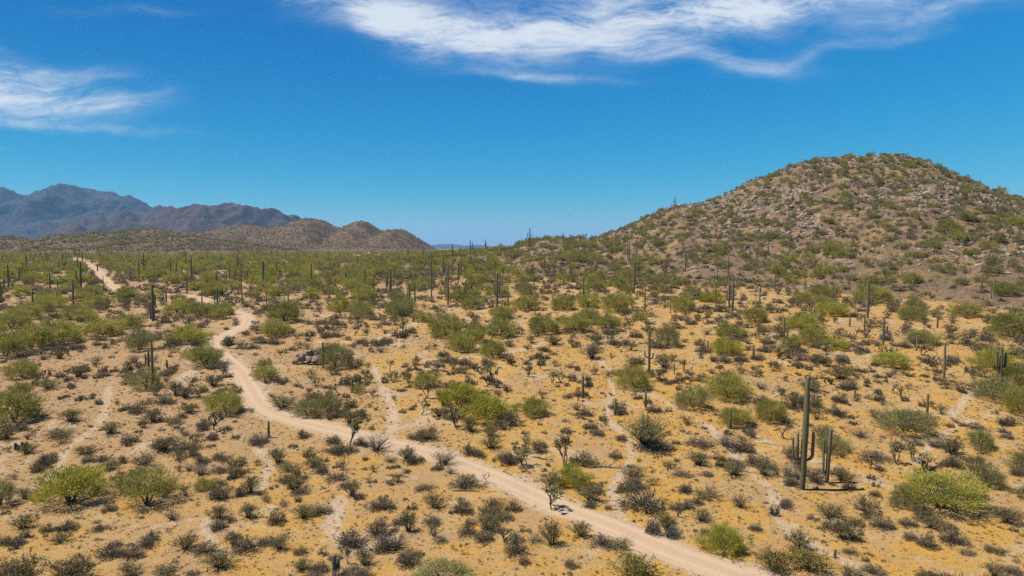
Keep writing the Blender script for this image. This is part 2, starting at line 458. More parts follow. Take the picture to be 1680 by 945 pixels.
def ground_mat(name, hill=0.0, road=False):
    m, nt, b = material(name)
    geo = N(nt, 'ShaderNodeNewGeometry')
    P = geo.outputs['Position']
    sp = N(nt, 'ShaderNodeSeparateXYZ'); nt.links.new(P, sp.inputs[0])
    big = NOISE(nt, P, .045, 4, .6, .4)
    mid = NOISE(nt, P, .33, 5, .62, .5)
    sml = NOISE(nt, P, 2.1, 5, .65, .3)
    fin = NOISE(nt, P, 8.5, 4, .7)
    vor = N(nt, 'ShaderNodeTexVoronoi', feature='F1'); nt.links.new(P, vor.inputs['Vector']); vor.inputs['Scale'].default_value = 6.5
    gold, amber, tan, pink, pale = (.385, .213, .044), (.365, .178, .023), (.355, .222, .086), (.295, .19, .102), (.40, .30, .195)
    if road:
        c = MIX(nt, mid, (.33, .225, .135), (.385, .275, .172))
        tr = attr(nt, 'track')                                   # wheel ruts, packed paler soil
        c = MIX(nt, M(nt, 'MULTIPLY', tr, .6), c, (.42, .31, .205))
        c = MIX(nt, M(nt, 'MULTIPLY', SS(nt, sml, .5, .8), .45), c, (.29, .20, .115))
        c = MIX(nt, M(nt, 'MULTIPLY', SS(nt, fin, .52, .72), .45), c, (.22, .15, .095))
    else:
        c = MIX(nt, SS(nt, mid, .38, .60), gold, tan)
        c = MIX(nt, SS(nt, M(nt, 'ADD', M(nt, 'MULTIPLY', sml, .45), M(nt, 'MULTIPLY', mid, .55)), .56, .72), c, amber)
        # western flats and far bajada are greyer and pinker
        west = M(nt, 'ADD', M(nt, 'MULTIPLY', sp.outputs[0], -.028), M(nt, 'MULTIPLY', M(nt, 'SUBTRACT', big, .5), 3.0))
        c = MIX(nt, M(nt, 'MULTIPLY', SS(nt, west, -.05, 1.15), .8), c, pink)
        c = MIX(nt, M(nt, 'MULTIPLY', SS(nt, NOISE(nt, P, .11, 5, .65, .8), .50, .64), .6), c, pink)
        c = MIX(nt, M(nt, 'MULTIPLY', SS(nt, sp.outputs[1], 75, 190), .45), c, (.285, .18, .095))
        if hill:
            rockn = NOISE(nt, P, .11, 5, .65, .6)
            c = MIX(nt, SS(nt, rockn, .36, .58), c, (.18, .125, .082))
            c = MIX(nt, SS(nt, NOISE(nt, P, .9, 5, .7), .45, .7), c, (.215, .162, .115))
            c = MIX(nt, SS(nt, NOISE(nt, P, 1.1, 5, .75), .50, .64), c, (.085, .06, .042))
        w = attr(nt, 'wash')
        w = M(nt, 'ADD', w, M(nt, 'ADD', M(nt, 'MULTIPLY', M(nt, 'SUBTRACT', sml, .5), 1.6), M(nt, 'MULTIPLY', M(nt, 'SUBTRACT', mid, .5), 1.6)))
        w = M(nt, 'MULTIPLY', SS(nt, w, .42, .88), .9)
        c = MIX(nt, w, c, pale)
        # bare pale scalds
        c = MIX(nt, M(nt, 'MULTIPLY', SS(nt, NOISE(nt, P, .16, 4, .6, 1.0), .56, .68), .7), c, pale)
        # gravel and litter specks
        c = MIX(nt, M(nt, 'MULTIPLY', SS(nt, fin, .50, .66), .75), c, (.13, .078, .030))
        c = MIX(nt, M(nt, 'MULTIPLY', SS(nt, sml, .52, .70), .62), c, (.165, .105, .045))
        c = MIX(nt, M(nt, 'MULTIPLY', SS(nt, NOISE(nt, P, 4.2, 3, .75), .56, .70), .55), c, (.42, .29, .15))
        c = MIX(nt, M(nt, 'MULTIPLY', SS(nt, NOISE(nt, P, 1.15, 6, .72, .6), .52, .64), .38), c, (.24, .155, .072))
        c = MIX(nt, M(nt, 'MULTIPLY', SS(nt, vor.outputs['Distance'], .16, .02), .55), c, (.50, .42, .33))
    nt.links.new(c, b.inputs['Base Color'])
    b.inputs['Roughness'].default_value = .95
    b.inputs['Specular IOR Level'].default_value = .05
    bmp = N(nt, 'ShaderNodeBump'); bmp.inputs['Strength'].default_value = .5 if road else 1.0
    bmp.inputs['Distance'].default_value = .09 if not hill else .35
    nt.links.new(M(nt, 'ADD', fin, M(nt, 'MULTIPLY', sml, .8)), bmp.inputs['Height'])
    nt.links.new(bmp.outputs[0], b.inputs['Normal'])
    return m
MAT['ground'] = ground_mat('desert floor')
MAT['road'] = ground_mat('packed dirt road', road=True)
MAT['hill'] = ground_mat('rocky hillside', hill=1.0)

def rock_mat(name, a, b_, c_):
    m, nt, b = material(name)
    t = N(nt, 'ShaderNodeTexCoord'); oi = N(nt, 'ShaderNodeObjectInfo')
    n = NOISE(nt, t.outputs['Object'], 2.5, 5, .65)
    c = MIX(nt, n, a, b_)
    c = MIX(nt, M(nt, 'MULTIPLY', oi.outputs['Random'], .8), c, c_)
    nt.links.new(c, b.inputs['Base Color'])
    bm = N(nt, 'ShaderNodeBump'); bm.inputs['Distance'].default_value = .1; nt.links.new(n, bm.inputs['Height']); nt.links.new(bm.outputs[0], b.inputs['Normal'])
    return m
MAT['rock'] = rock_mat('weathered brown rock', (.08, .058, .042), (.27, .20, .145), (.20, .155, .12))
MAT['rockpale'] = rock_mat('pale grey rock', (.15, .115, .088), (.40, .325, .255), (.26, .21, .165))

def range_mat(name, cols, scale, dots):
    m, nt, b = material(name)
    geo = N(nt, 'ShaderNodeNewGeometry'); P = geo.outputs['Position']
    n1 = NOISE(nt, P, scale, 6, .65, .5); n2 = NOISE(nt, P, scale * 9, 4, .7)
    c = MIX(nt, SS(nt, n1, .35, .65), cols[0], cols[1])
    c = MIX(nt, M(nt, 'MULTIPLY', SS(nt, n2, .48, .62), dots), c, cols[2])
    c = MIX(nt, M(nt, 'MULTIPLY', SS(nt, NOISE(nt, P, scale * 5, 5, .7), .58, .70), .5), c, cols[3])
    nt.links.new(c, b.inputs['Base Color'])
    b.inputs['Roughness'].default_value = 1; b.inputs['Specular IOR Level'].default_value = 0
    return m
MAT['low_hills'] = range_mat('scrub covered hills', ((.105, .072, .048), (.155, .106, .069), (.042, .036, .021), (.22, .16, .112)), .03, .8)
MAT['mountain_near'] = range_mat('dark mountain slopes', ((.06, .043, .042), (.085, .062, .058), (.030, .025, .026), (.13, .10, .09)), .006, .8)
MAT['mountain_far'] = range_mat('far mountain slopes', ((.042, .040, .050), (.062, .057, .066), (.022, .023, .031), (.11, .10, .105)), .005, .8)  # blue of the distant haze is partly put into the slope colours

# ------------------------------------------------------------------ the land
def kind(o, k, label=None):
    o['kind'] = k
    if label: o['label'] = label
    return o

def build_ground():
    ys = [-38.0]
    while ys[-1] < 24000:
        y = ys[-1]
        st = 5 if y < 15 else 1.2 if y < 27 else .32 if y < 75 else .0046 * y if y < 160 else .010 * y if y < 600 else .05 * y
        ys.append(y + st)
    ys = np.array(ys)
    core = np.linspace(-1.05, 1.05, 400)
    us = np.concatenate([-np.geomspace(6, 1.07, 16), core, np.geomspace(1.07, 6, 16)])
    Y, U = np.meshgrid(ys, us, indexing='ij')
    X = U * (Y + 42)
    Z = ground_h(X, Y)
    near = np.clip(1.5 - Y / 140, 0, 1)
    Z = Z + near * (fbm(X, Y, 1.1, 2, 61) * .05 + fbm(X, Y, 4.0, 2, 67) * .06)
    m = ((Y < 420) & (Y > 0)).ravel()
    rd = np.full(X.size, 99.0); ws = np.zeros(X.size)
    rd[m] = dist_to(road, X.ravel()[m], Y.ravel()[m], 8)
    ws[m] = wash_amount(X.ravel()[m], Y.ravel()[m])
    Z = Z.ravel() - np.clip(1.5 - rd / ROAD_HALF * 1.25, 0, 1) * .10 - ws * .07
    ws = np.maximum(ws, np.clip(1.5 - (rd - ROAD_HALF) / 1.0, 0, 1) * .8)
    me = tri_mesh('ground', np.stack([X.ravel(), Y.ravel(), Z], 1), grid_faces(len(ys), len(us)), [MAT['ground']], smooth=True, attrs={'wash': ws})
    kind(link('ground', me), 'structure', 'golden sandy desert floor with pale washes')

def build_road():
    P = road; n = len(P)
    T = np.gradient(P, axis=0); T /= np.linalg.norm(T, axis=1, keepdims=True)
    S = np.stack([T[:, 1], -T[:, 0]], 1)
    cols = np.linspace(-1, 1, 19)
    s = np.arange(n) * .4
    half = ROAD_HALF + perlin(s * .07, s * 0, 71) * .25
    V = []; tr = []
    for c in cols:
        off = c * (half + .35 + (perlin(s * .5, s * 0 + c * 3, 73) * .35 if abs(c) > .75 else 0))
        q = P + S * off[:, None]
        rut = np.exp(-((abs(c) - .42) / .17) ** 2)
        z = ground_h(q[:, 0], q[:, 1]) + .035 - .03 * rut - .11 * max(0, abs(c) - .78) / .22 + fbm(q[:, 0], q[:, 1], 1.6, 2, 77) * .03
        V.append(np.stack([q[:, 0], q[:, 1], z], 1)); tr.append(np.full(n, rut))
    V = np.stack(V, 1).reshape(-1, 3); tr = np.stack(tr, 1).ravel()
    me = tri_mesh('dirt_road', V, grid_faces(n, len(cols))[:, ::-1], [MAT['road']], smooth=True, attrs={'track': tr})
    kind(link('dirt_road', me), 'structure', 'pale packed dirt road winding across the desert')

def build_hill():
    xs = np.arange(-72, 400, 1.25); ys = np.concatenate([np.arange(92, 275, 1.0), np.arange(275, 430, 4.0)])
    Y, X = np.meshgrid(ys, xs, indexing='ij')
    b = hill_bump(X, Y)
    Z = ground_h(X, Y) + np.where(b > 0.25, b, np.minimum(b, 0.25) - np.clip(.25 - b, 0, 1) * 1.4)
    Z = Z + np.clip(b / 5, 0, 1) * np.abs(fbm(X, Y, 2.6, 2, 81)) * 1.1
    F = grid_faces(len(ys), len(xs))
    keep = (b.ravel()[F] > -1.2).any(1)
    F = F[keep]
    used, inv = np.unique(F, return_inverse=True)
    V = np.stack([X.ravel(), Y.ravel(), Z.ravel()], 1)[used]
    me = tri_mesh('hill', V, inv.reshape(-1, 4), [MAT['hill']], smooth=True, attrs={'wash': np.zeros(len(V))})
    kind(link('hill', me), 'structure', 'rocky hill dotted with green shrubs')

def build_range(name, label, prof, D, Wf, Wb, step, amp, nscale, mat, seed, base=10.0, power=1.15):
    px = np.array([p[0] for p in prof], float)
    cx = np.array([ray(*p)[0] / ray(*p)[1] * D for p in prof]); cz = np.array([elev_at(p[0], p[1], D) for p in prof])
    xs = np.arange(cx.min(), cx.max() + step, step); ys = np.concatenate([np.arange(D - Wf, D + step, step * .8), np.arange(D + 2 * step, D + Wb, step * 3)])
    Y, X = np.meshgrid(ys, xs, indexing='ij')
    xw = X * D / (D + (Y - D) * .6)
    c = np.interp(xw + fbm(X, Y, nscale * 2, 2, seed) * nscale * .35 * np.clip(np.abs(Y - D) / Wf * 4, 0, 1), cx, cz) - base
    t = np.where(Y < D, (D - Y) / Wf, (Y - D) / Wb)
    F = np.clip(1 - t, 0, 1) ** power
    spur = fbm(X, Y * .55, nscale, 5, seed + 5, .55, True) - .45
    Z = base - .6 - t * 2 + np.maximum(c, 0) * F + spur * amp * np.clip(t * 6, .14, 1) * np.clip(F * 2.2, 0, 1) * np.clip(c / (c.max() * .4), 0, 1)
    edge = np.clip(np.minimum(X - xs[0], xs[-1] - X) / (.07 * (xs[-1] - xs[0])), 0, 1)     # both ends sink into the plain
    Z = np.minimum(Z, base - 9 + (Z - base + 9) * edge)
    me = tri_mesh(name, np.stack([X.ravel(), Y.ravel(), Z.ravel()], 1), grid_faces(len(ys), len(xs)), [mat], smooth=True)
    o = kind(link(name, me), 'structure', label)
    fn = lambda x, y: (xs, ys, Z)
    return o, (xs, ys, Z)

build_ground()
build_road()
build_hill()
PA = [(-260, 402), (-120, 392), (0, 388), (36, 389), (62, 398), (84, 396), (112, 386), (135, 383), (162, 380), (185, 382), (205, 379), (245, 373), (280, 379), (305, 385), (340, 390), (380, 396), (430, 402), (480, 409), (540, 414)]
PB = [(200, 412), (250, 404), (300, 389), (335, 380), (365, 373), (395, 368), (425, 371), (445, 375), (465, 374), (482, 366), (500, 359), (513, 358), (532, 362), (550, 372), (560, 373), (575, 366), (590, 362), (606, 366), (622, 378), (636, 378), (652, 376), (668, 380), (690, 394), (712, 408), (740, 413), (780, 420)]
PC = [(100, 400), (180, 372), (230, 354), (262, 346), (300, 345), (325, 343), (350, 337), (368, 338), (385, 341), (420, 343), (440, 350), (462, 356), (485, 362), (530, 378), (600, 400), (640, 410)]
PD = [(-420, 372), (-300, 350), (-180, 338), (-90, 330), (0, 325), (30, 320), (55, 322), (80, 315), (100, 312), (122, 310), (140, 309), (160, 312), (185, 322), (205, 325), (225, 340), (245, 348), (290, 362), (350, 380), (450, 405)]
PE = [(560, 408), (640, 405), (700, 404), (722, 401), (738, 400), (760, 403), (785, 401), (800, 403), (830, 406), (870, 406), (950, 409)]
_, GA = build_range('low_hills', 'low brown scrub covered hills', PA, 820, 300, 320, 4.0, 10, 70, MAT['low_hills'], 101, 8.5)
_, GB = build_range('twin_peaked_hills', 'brown pointed hills with twin peaks', PB, 1300, 420, 420, 5.0, 24, 85, MAT['low_hills'], 131, 9)
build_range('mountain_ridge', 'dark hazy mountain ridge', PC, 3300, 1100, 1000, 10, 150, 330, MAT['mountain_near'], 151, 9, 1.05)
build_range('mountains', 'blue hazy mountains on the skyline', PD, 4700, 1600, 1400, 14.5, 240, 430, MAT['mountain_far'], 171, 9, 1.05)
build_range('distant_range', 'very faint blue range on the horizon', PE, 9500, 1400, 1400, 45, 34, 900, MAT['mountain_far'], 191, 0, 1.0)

# ------------------------------------------------------------------ plants: mesh variants
def rdirs(r, n, zmin=-.2):
    z = r.uniform(zmin, 1, n); t = r.uniform(0, 2 * pi, n); q = np.sqrt(1 - z * z)
    return np.stack([q * np.cos(t), q * np.sin(t), z], 1)

def bez(a, b, c, n=5):
    t = np.linspace(0, 1, n)[:, None]
    return (1 - t) ** 2 * a + 2 * t * (1 - t) * b + t * t * c

def palo_verde(seed, clumps, per, length, width, mat, hr=.62, sparse=False, limbs=16, lift=False):
    """a low branching tree one unit wide: green limbs and a crown of fine twig and leaf sprays"""
    r = np.random.default_rng(seed)
    D = rdirs(r, clumps, -.95)
    lob = 1 + .34 * np.sin(D[:, 0] * 4 + r.uniform(0, 6)) * np.cos(D[:, 1] * 4 + r.uniform(0, 6)) + r.normal(0, .07, clumps)
    rad = r.uniform(.25, 1, clumps) ** .42 * lob
    fl = np.where(D[:, 2] < 0, 1 + .25 * D[:, 2], 1.0) * np.where(D[:, 2] < 0, 1 / np.maximum(np.sqrt(1 - D[:, 2] ** 2), .45), 1)
    C = np.stack([D[:, 0] * .46 * rad * fl, D[:, 1] * .46 * rad * fl, hr * .40 + D[:, 2] * hr * np.where(D[:, 2] < 0, .36, .56) * rad], 1)
    if lift: C[:, 2] = np.maximum(C[:, 2] * .78 + hr * .22, hr * .26 + .25 * (.46 - np.hypot(C[:, 0], C[:, 1])) * r.uniform(.2, 1, clumps))
    C[:, 2] = np.maximum(C[:, 2], .045)
    tr = Geo()
    for i in range(5):
        a = r.uniform(0, 2 * pi); e = np.array([cos(a) * .16, sin(a) * .16, hr * .45])
        tr.tube(bez(np.array([cos(a) * .02, sin(a) * .02, -.03]), e * .4 + np.array([0, 0, .02]), e), np.linspace(.022, .012, 5), 5, .5)
        for c in C[r.permutation(clumps)[:max(2, limbs // 5)]]:
            tr.tube(bez(e * .8, (e + c) * .5 + np.array([0, 0, .05]), c), np.linspace(.010, .003, 5), 3, .5)
    cr = Geo()
    ci = np.repeat(np.arange(clumps), per)
    n = len(ci)
    P = C[ci] + r.normal(0, 1, (n, 3)) * np.array([.052, .052, .04]) * (1.15 if sparse else 1)
    P[:, 2] = np.maximum(P[:, 2], .01)
    out = P - np.array([0, 0, hr * .35])
    out /= np.maximum(np.linalg.norm(out, axis=1, keepdims=True), 1e-6)
    Dr = out * .75 + np.array([0, 0, .75]) + r.normal(0, .42, (n, 3))
    tone = np.repeat(r.uniform(0, 1, clumps), per) * .6 + r.uniform(0, 1, n) * .4
    cr.slivers(P, Dr, length * r.uniform(.6, 1.4, n), width * r.uniform(.6, 1.4, n), tone, r)
    return [('trunk', tr, 'bark', True), ('crown', cr, mat, False)]

def bursage(seed, n, mat, wid=.03, hr=.5):
    """low rounded twiggy shrub, one unit wide"""
    r = np.random.default_rng(seed)
    st = Geo()
    D = rdirs(r, n // 3, .02); m = len(D)
    P = np.stack([r.normal(0, .05, m), r.normal(0, .05, m), np.full(m, -.02)], 1)
    st.slivers(P, D * np.array([1, 1, hr * 1.7]) + r.normal(0, .12, (m, 3)), r.uniform(.3, .5, m), wid * .6, r.uniform(0, .7, m), r)
    fo = Geo()
    cl = max(10, n // 26); Dc = rdirs(r, cl, .0); ci = r.integers(0, cl, n)
    D = Dc[ci] + r.normal(0, .2, (n, 3)); D[:, 2] = np.abs(D[:, 2])
    D /= np.linalg.norm(D, axis=1, keepdims=True)
    lob = (1 + r.normal(0, .16, cl))[ci]
    P = D * np.array([.40, .40, hr * .82]) * (r.uniform(.25, 1, n) ** .5 * lob)[:, None]
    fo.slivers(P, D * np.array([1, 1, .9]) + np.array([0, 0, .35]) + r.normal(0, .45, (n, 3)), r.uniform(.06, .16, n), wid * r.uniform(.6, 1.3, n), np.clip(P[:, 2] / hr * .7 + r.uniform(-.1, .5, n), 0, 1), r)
    return [('stems', st, 'darktwig', False), ('foliage', fo, mat, False)]

def creosote(seed, stems, leaves, mat, hr=.75, lw=.022, stemmat='darktwig'):
    """vase shaped bush of arching stems with small leaves towards the tips, one unit wide"""
    r = np.random.default_rng(seed)
    st, fo = Geo(), Geo()
    ends = []
    for i in range(stems):
        a = r.uniform(0, 2 * pi); q = r.uniform(.05, .5) ** .8; h = hr * r.uniform(.55, 1.0) * (1.08 - q * .7)
        b = np.array([cos(a) * .05, sin(a) * .05, -.02]); e = np.array([cos(a) * q, sin(a) * q, h])
        c = np.array([cos(a) * q * .35, sin(a) * q * .35, h * .55])
        p = bez(b, c, e, 5)
        st.tube(p, np.linspace(.009, .003, 5), 3, r.uniform(0, 1), cap=False)
        for k in range(2):
            j = r.integers(2, 4); d = np.array([r.normal(0, .12), r.normal(0, .12), r.uniform(.05, .2)])
            st.tube(np.stack([p[j], p[j] + d * .6, p[j] + d * 1.1]), [.005, .003, .002], 3, r.uniform(0, 1), cap=False)
            ends.append((p[j], p[j] + d * 1.1))
        ends.append((p[2], p[4]))
    A = np.array([e[0] for e in ends]); B = np.array([e[1] for e in ends])
    if leaves:
        i = r.integers(0, len(A), leaves); t = r.uniform(.1, 1.05, leaves)[:, None]
        P = A[i] + (B[i] - A[i]) * t + r.normal(0, .028, (leaves, 3))
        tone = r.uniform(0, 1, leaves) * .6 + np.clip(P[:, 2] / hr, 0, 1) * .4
        fo.slivers(P, r.normal(0, .6, (leaves, 3)) + np.array([0, 0, .6]), r.uniform(.04, .10, leaves), lw * r.uniform(.6, 1.4, leaves), tone, r)
        return [('stems', st, stemmat, False), ('foliage', fo, mat, False)]
    return [('stems', st, stemmat, False)]

def column(g, pts, rad, k=26, tone=.3):
    """a fluted cactus column along pts, domed at the tip"""
    pts = np.asarray(pts, float); n = len(pts); d = pts[-1] - pts[-2]; d /= np.linalg.norm(d)
    cap = [(.45, .93), (.78, .72), (.97, .38), (1.02, .06)]
    P = np.vstack([pts] + [pts[-1] + d * rad[-1] * a for a, _ in cap]); R = np.concatenate([rad, [rad[-1] * b for _, b in cap]])
    n0 = g.n
    g.tube(P, R, k, tone, True, .075)
    av = g.a[-1]; m = len(P) * k
    av[:m] = np.tile(np.where(np.arange(k) % 2 == 0, 1.0, 0.15), len(P))

def saguaro(seed, h, rad, arms=(), lean=0.0, k=26, rings=12):
    """arms: (height where it leaves, azimuth, reach, top height, radius factor)"""
    r = np.random.default_rng(seed)
    g = Geo()
    t = np.linspace(0, 1, rings)
    wob = np.cumsum(r.normal(0, .008, (rings, 2)), 0) * h * .25
    pts = np.stack([lean * t * h + wob[:, 0] * t, wob[:, 1] * t, t * (h - rad) - .15 * (1 - t)], 1)
    R = rad * np.interp(t, [0, .12, .45, .8, 1], [.86, .94, 1.03, .90, .70]) * (1 + r.normal(0, .012, rings))
    column(g, pts, R, k)
    out = [('trunk', g, 'saguaro', True)]
    for (h0, az, reach, ht, rf) in arms:
        a = Geo(); c, s_ = cos(az), sin(az); ra = rad * rf
        x0 = np.interp(h0 / h, t, pts[:, 0])
        q = [(.25 * rad, -.05), (reach * .45, .0 + reach * .02), (reach * .8, reach * .16), (reach, reach * .55)]
        P = [np.array([x0 + c * u, s_ * u, h0 + w]) for u, w in q]
        top = max(ht - ra, h0 + reach * .7)
        for f in np.linspace(.2, 1, 6):
            P.append(np.array([x0 + c * reach * (1 + .06 * f), s_ * reach * (1 + .06 * f), h0 + reach * .55 + (top - h0 - reach * .55) * f]))
        P = np.array(P)
        Ra = ra * np.interp(np.linspace(0, 1, len(P)), [0, .15, .5, 1], [.62, .88, 1.0, .8])
        column(a, P, Ra, max(12, k - 6))
        out.append(('arm', a, 'saguaro', True))
    return out

def cholla(seed, levels=3, spread=1.0, dead=False, tips=1.0):
    """branching tree cactus, one unit tall: dark trunk and limbs ending in clusters of pale jointed stems"""
    r = np.random.default_rng(seed)
    tr, cr = Geo(), Geo()
    def joint(q, dd, l, n):
        dd = dd / np.linalg.norm(dd)
        cr.tube(np.stack([q, q + dd * l * .35, q + dd * l * .8, q + dd * l]), np.array([.007, .0125, .012, .005]) * tips, 5, r.uniform(.2, 1))
        if n > 0:
            for _ in range(r.integers(1, 3)):
                d2 = dd + r.normal(0, .75, 3) + np.array([0, 0, .1])
                joint(q + dd * l * r.uniform(.6, 1), d2, l * r.uniform(.6, .95), n - 1)
    def grow(p, d, L, rad, lev):
        d = d / np.linalg.norm(d)
        e = p + d * L; mid = p + d * L * .5 + r.normal(0, .025, 3)
        tr.tube(np.stack([p, mid, e]), [rad, rad * .9, rad * .75], 6, r.uniform(0, 1))
        if lev == 0:
            if not dead:
                for _ in range(5):
                    joint(p + (e - p) * r.uniform(.35, 1), d * .6 + r.normal(0, .6, 3) * spread + np.array([0, 0, .3]), r.uniform(.06, .10), 1)
            return
        for i in range(r.integers(2, 4)):
            a = r.uniform(0, 2 * pi)
            dd = d * .8 + np.array([cos(a), sin(a), .35]) * r.uniform(.4, .8) * spread
            grow(p + (e - p) * r.uniform(.6, 1), dd, L * r.uniform(.6, .85), rad * .68, lev - 1)
    for _ in range(r.integers(1, 4)):
        grow(np.array([r.normal(0, .02), r.normal(0, .02), -.03]), np.array([r.normal(0, .3), r.normal(0, .3), 1]), .34, .022, levels)
    V = np.vstack(tr.V + cr.V); s_ = 1 / V[:, 2].max()
    for g in (tr, cr):
        g.V = [v * s_ for v in g.V]
    return [('trunk', tr, 'deadwood' if dead else 'choll_wood', True)] + ([] if dead else [('crown', cr, 'cholla', False)])

def log_branch(seed, mat):
    r = np.random.default_rng(seed); g = Geo()
    p = np.stack([np.linspace(-.5, .5, 8), np.cumsum(r.normal(0, .03, 8)), .03 + np.abs(np.cumsum(r.normal(0, .02, 8)))], 1)
    g.tube(p, np.linspace(.035, .012, 8), 6, r.uniform(0, 1))
    br = []
    for i in range(5):
        j = r.integers(1, 7); d = np.array([r.uniform(-.1, .25), r.normal(0, .16), r.uniform(0, .2)]); b = Geo()
        b.tube(np.stack([p[j], p[j] + d * .5 + r.normal(0, .02, 3), p[j] + d]), [.018, .012, .005], 5, r.uniform(0, 1))
        br.append(('branch', b, mat, True))
    return [('stem', g, mat, True)] + br

def pear(seed):
    r = np.random.default_rng(seed); out = []
    for i in range(16):
        g = Geo(); a = r.uniform(0, 2 * pi); q = r.uniform(.0, .38); z = r.uniform(.0, .2); tilt = r.uniform(-.5, .5); az = r.uniform(0, pi)
        th = np.linspace(0, 2 * pi, 11)[:-1]; w = .10
        ring = np.stack([np.cos(th) * w * .85, np.zeros(10), np.sin(th) * w + w], 1)
        V = np.vstack([ring, [[0, .022, w]], [[0, -.022, w]]]); i0 = np.arange(10); i1 = (i0 + 1) % 10
        F = np.vstack([np.stack([i0, i1, np.full(10, 10)], 1), np.stack([i1, i0, np.full(10, 11)], 1)])
        ct, s_, ca, sa = cos(tilt), sin(tilt), cos(az), sin(az)
        V = np.stack([V[:, 0], V[:, 1] * ct - V[:, 2] * s_, V[:, 1] * s_ + V[:, 2] * ct], 1)
        V = np.stack([V[:, 0] * ca - V[:, 1] * sa, V[:, 0] * sa + V[:, 1] * ca, V[:, 2]], 1) + np.array([cos(a) * q, sin(a) * q, z * (1 - q)])
        g.add(V, F, r.uniform(0, 1)); out.append(('pad', g, 'pear', False))
    return out

def boulder(seed, sub=2):
    r = np.random.default_rng(seed)
    import bmesh
    bm = bmesh.new(); bmesh.ops.create_icosphere(bm, subdivisions=sub, radius=.5)
    V = np.array([v.co[:] for v in bm.verts]); F = np.array([[v.index for v in f.verts] for f in bm.faces]); bm.free()
    for _ in range(15):                                            # flat broken faces
        n = rdirs(r, 1, -1)[0]; d = r.uniform(.20, .38)
        k = V @ n; V = V - np.maximum(k - d, 0)[:, None] * n * .95
    V = V * np.array([1, r.uniform(.7, 1), r.uniform(.55, .85)])
    V = V + r.normal(0, .012, V.shape)
    g = Geo(); g.add(V, F, .5)
    return g

def tuft(seed, n=26):
    r = np.random.default_rng(seed); g = Geo()
    D = rdirs(r, n, .15); P = np.stack([r.normal(0, .12, n), r.normal(0, .12, n), np.full(n, -.02)], 1)
    g.slivers(P, D + np.array([0, 0, .4]), r.uniform(.25, .6, n), .055, r.uniform(0, 1, n), r)
    return g

# ------------------------------------------------------------------ variants, shared meshes
class Variant:
    def __init__(s, name, parts):
        s.parts = []
        for (pn, g, mk, sm) in parts:
            V, F, a = g.arr()
            s.parts.append((pn, tri_mesh(f'{name} {pn}', V, F, [MAT[mk]], var=a, smooth=sm)))
        s.geo = parts; s.name = name; s._src = None
    def source(s):
        """the same plant as one mesh, for the uncounted masses"""
        if s._src is None:
            V, F, A, I, SM, mats, n = [], [], [], [], [], [], 0
            for (pn, g, mk, sm) in s.geo:
                v, f, a = g.arr(); V.append(v); F.append(f + n); A.append(a); n += len(v)
                if MAT[mk] not in mats: mats.append(MAT[mk])
                I.append(np.full(len(f), mats.index(MAT[mk]))); SM.append(np.full(len(f), sm))
            me = tri_mesh(s.name + ' whole', np.vstack(V), np.vstack(F), mats, np.concatenate(I), np.concatenate(A), np.concatenate(SM))
            s._src = bpy.data.objects.new(s.name.replace(' ', '_') + '_pattern', me)
        return s._src

VAR = {}
for mk in ('pv_bright', 'pv_green', 'pv_olive'):
    sp_ = mk == 'pv_olive'
    VAR[mk, 0] = [Variant(f'palo verde {mk} near', palo_verde(200 + i * 7 + len(mk), 105, 42 if sp_ else 52, .095, .0105, mk, .62, sp_)) for i in range(3)]
    VAR[mk, 1] = [Variant(f'palo verde {mk} middle', palo_verde(300 + i * 7 + len(mk), 60, 26, .10, .019, mk, .6, False, 12)) for i in range(4)]
    VAR[mk, 2] = [Variant(f'palo verde {mk} far', palo_verde(400 + i * 7 + len(mk), 42, 14, .15, .036, mk, .58, False, 8)) for i in range(4)]
VAR['lift_bright', 0] = [Variant('open palo verde bright', palo_verde(470 + i, 110, 52, .07, .0105, 'pv_bright', .64, True, 60, True)) for i in range(2)]
VAR['lift_green', 0] = [Variant('open palo verde green', palo_verde(480 + i, 95, 50, .07, .0105, 'pv_green', .66, True, 60, True)) for i in range(2)]
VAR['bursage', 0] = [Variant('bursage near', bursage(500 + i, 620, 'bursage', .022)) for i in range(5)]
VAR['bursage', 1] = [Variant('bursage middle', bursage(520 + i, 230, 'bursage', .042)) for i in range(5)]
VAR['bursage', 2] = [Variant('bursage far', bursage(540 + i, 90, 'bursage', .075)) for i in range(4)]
VAR['pale', 0] = [Variant('brittlebush near', bursage(560 + i, 620, 'bursage_pale', .026)) for i in range(2)]
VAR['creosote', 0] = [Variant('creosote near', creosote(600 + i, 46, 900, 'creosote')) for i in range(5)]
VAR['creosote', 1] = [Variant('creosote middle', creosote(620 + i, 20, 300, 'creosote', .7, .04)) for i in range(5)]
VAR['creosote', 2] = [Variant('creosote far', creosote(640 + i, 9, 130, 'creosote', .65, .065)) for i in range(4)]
VAR['creosote_y', 0] = [Variant('flowering creosote near', creosote(660 + i, 50, 1200, 'creosote_y', .6)) for i in range(3)]
VAR['feather', 0] = [Variant('feathery bush near', creosote(680 + i, 90, 1900, 'pv_olive', .85, .016)) for i in range(2)]
VAR['twig', 0] = [Variant('dry shrub near', creosote(700 + i, 60, 0, None, .75, .02, 'twig')) for i in range(4)]
VAR['cholla', 0] = [Variant('cholla', cholla(720 + i, 3, 1.0)) for i in range(5)]
VAR['cholla_tall', 0] = [Variant('tall cholla', cholla(740 + i, 3, .62)) for i in range(3)]
VAR['cholla_droop', 0] = [Variant('drooping cholla', cholla(760 + i, 3, 1.5)) for i in range(2)]
VAR['cholla', 1] = [Variant('small cholla', cholla(780 + i, 2, 1.0, False, 1.5)) for i in range(4)]
VAR['cholla_dead', 0] = [Variant('dead cholla', cholla(800 + i, 3, 1.1, True)) for i in range(3)]
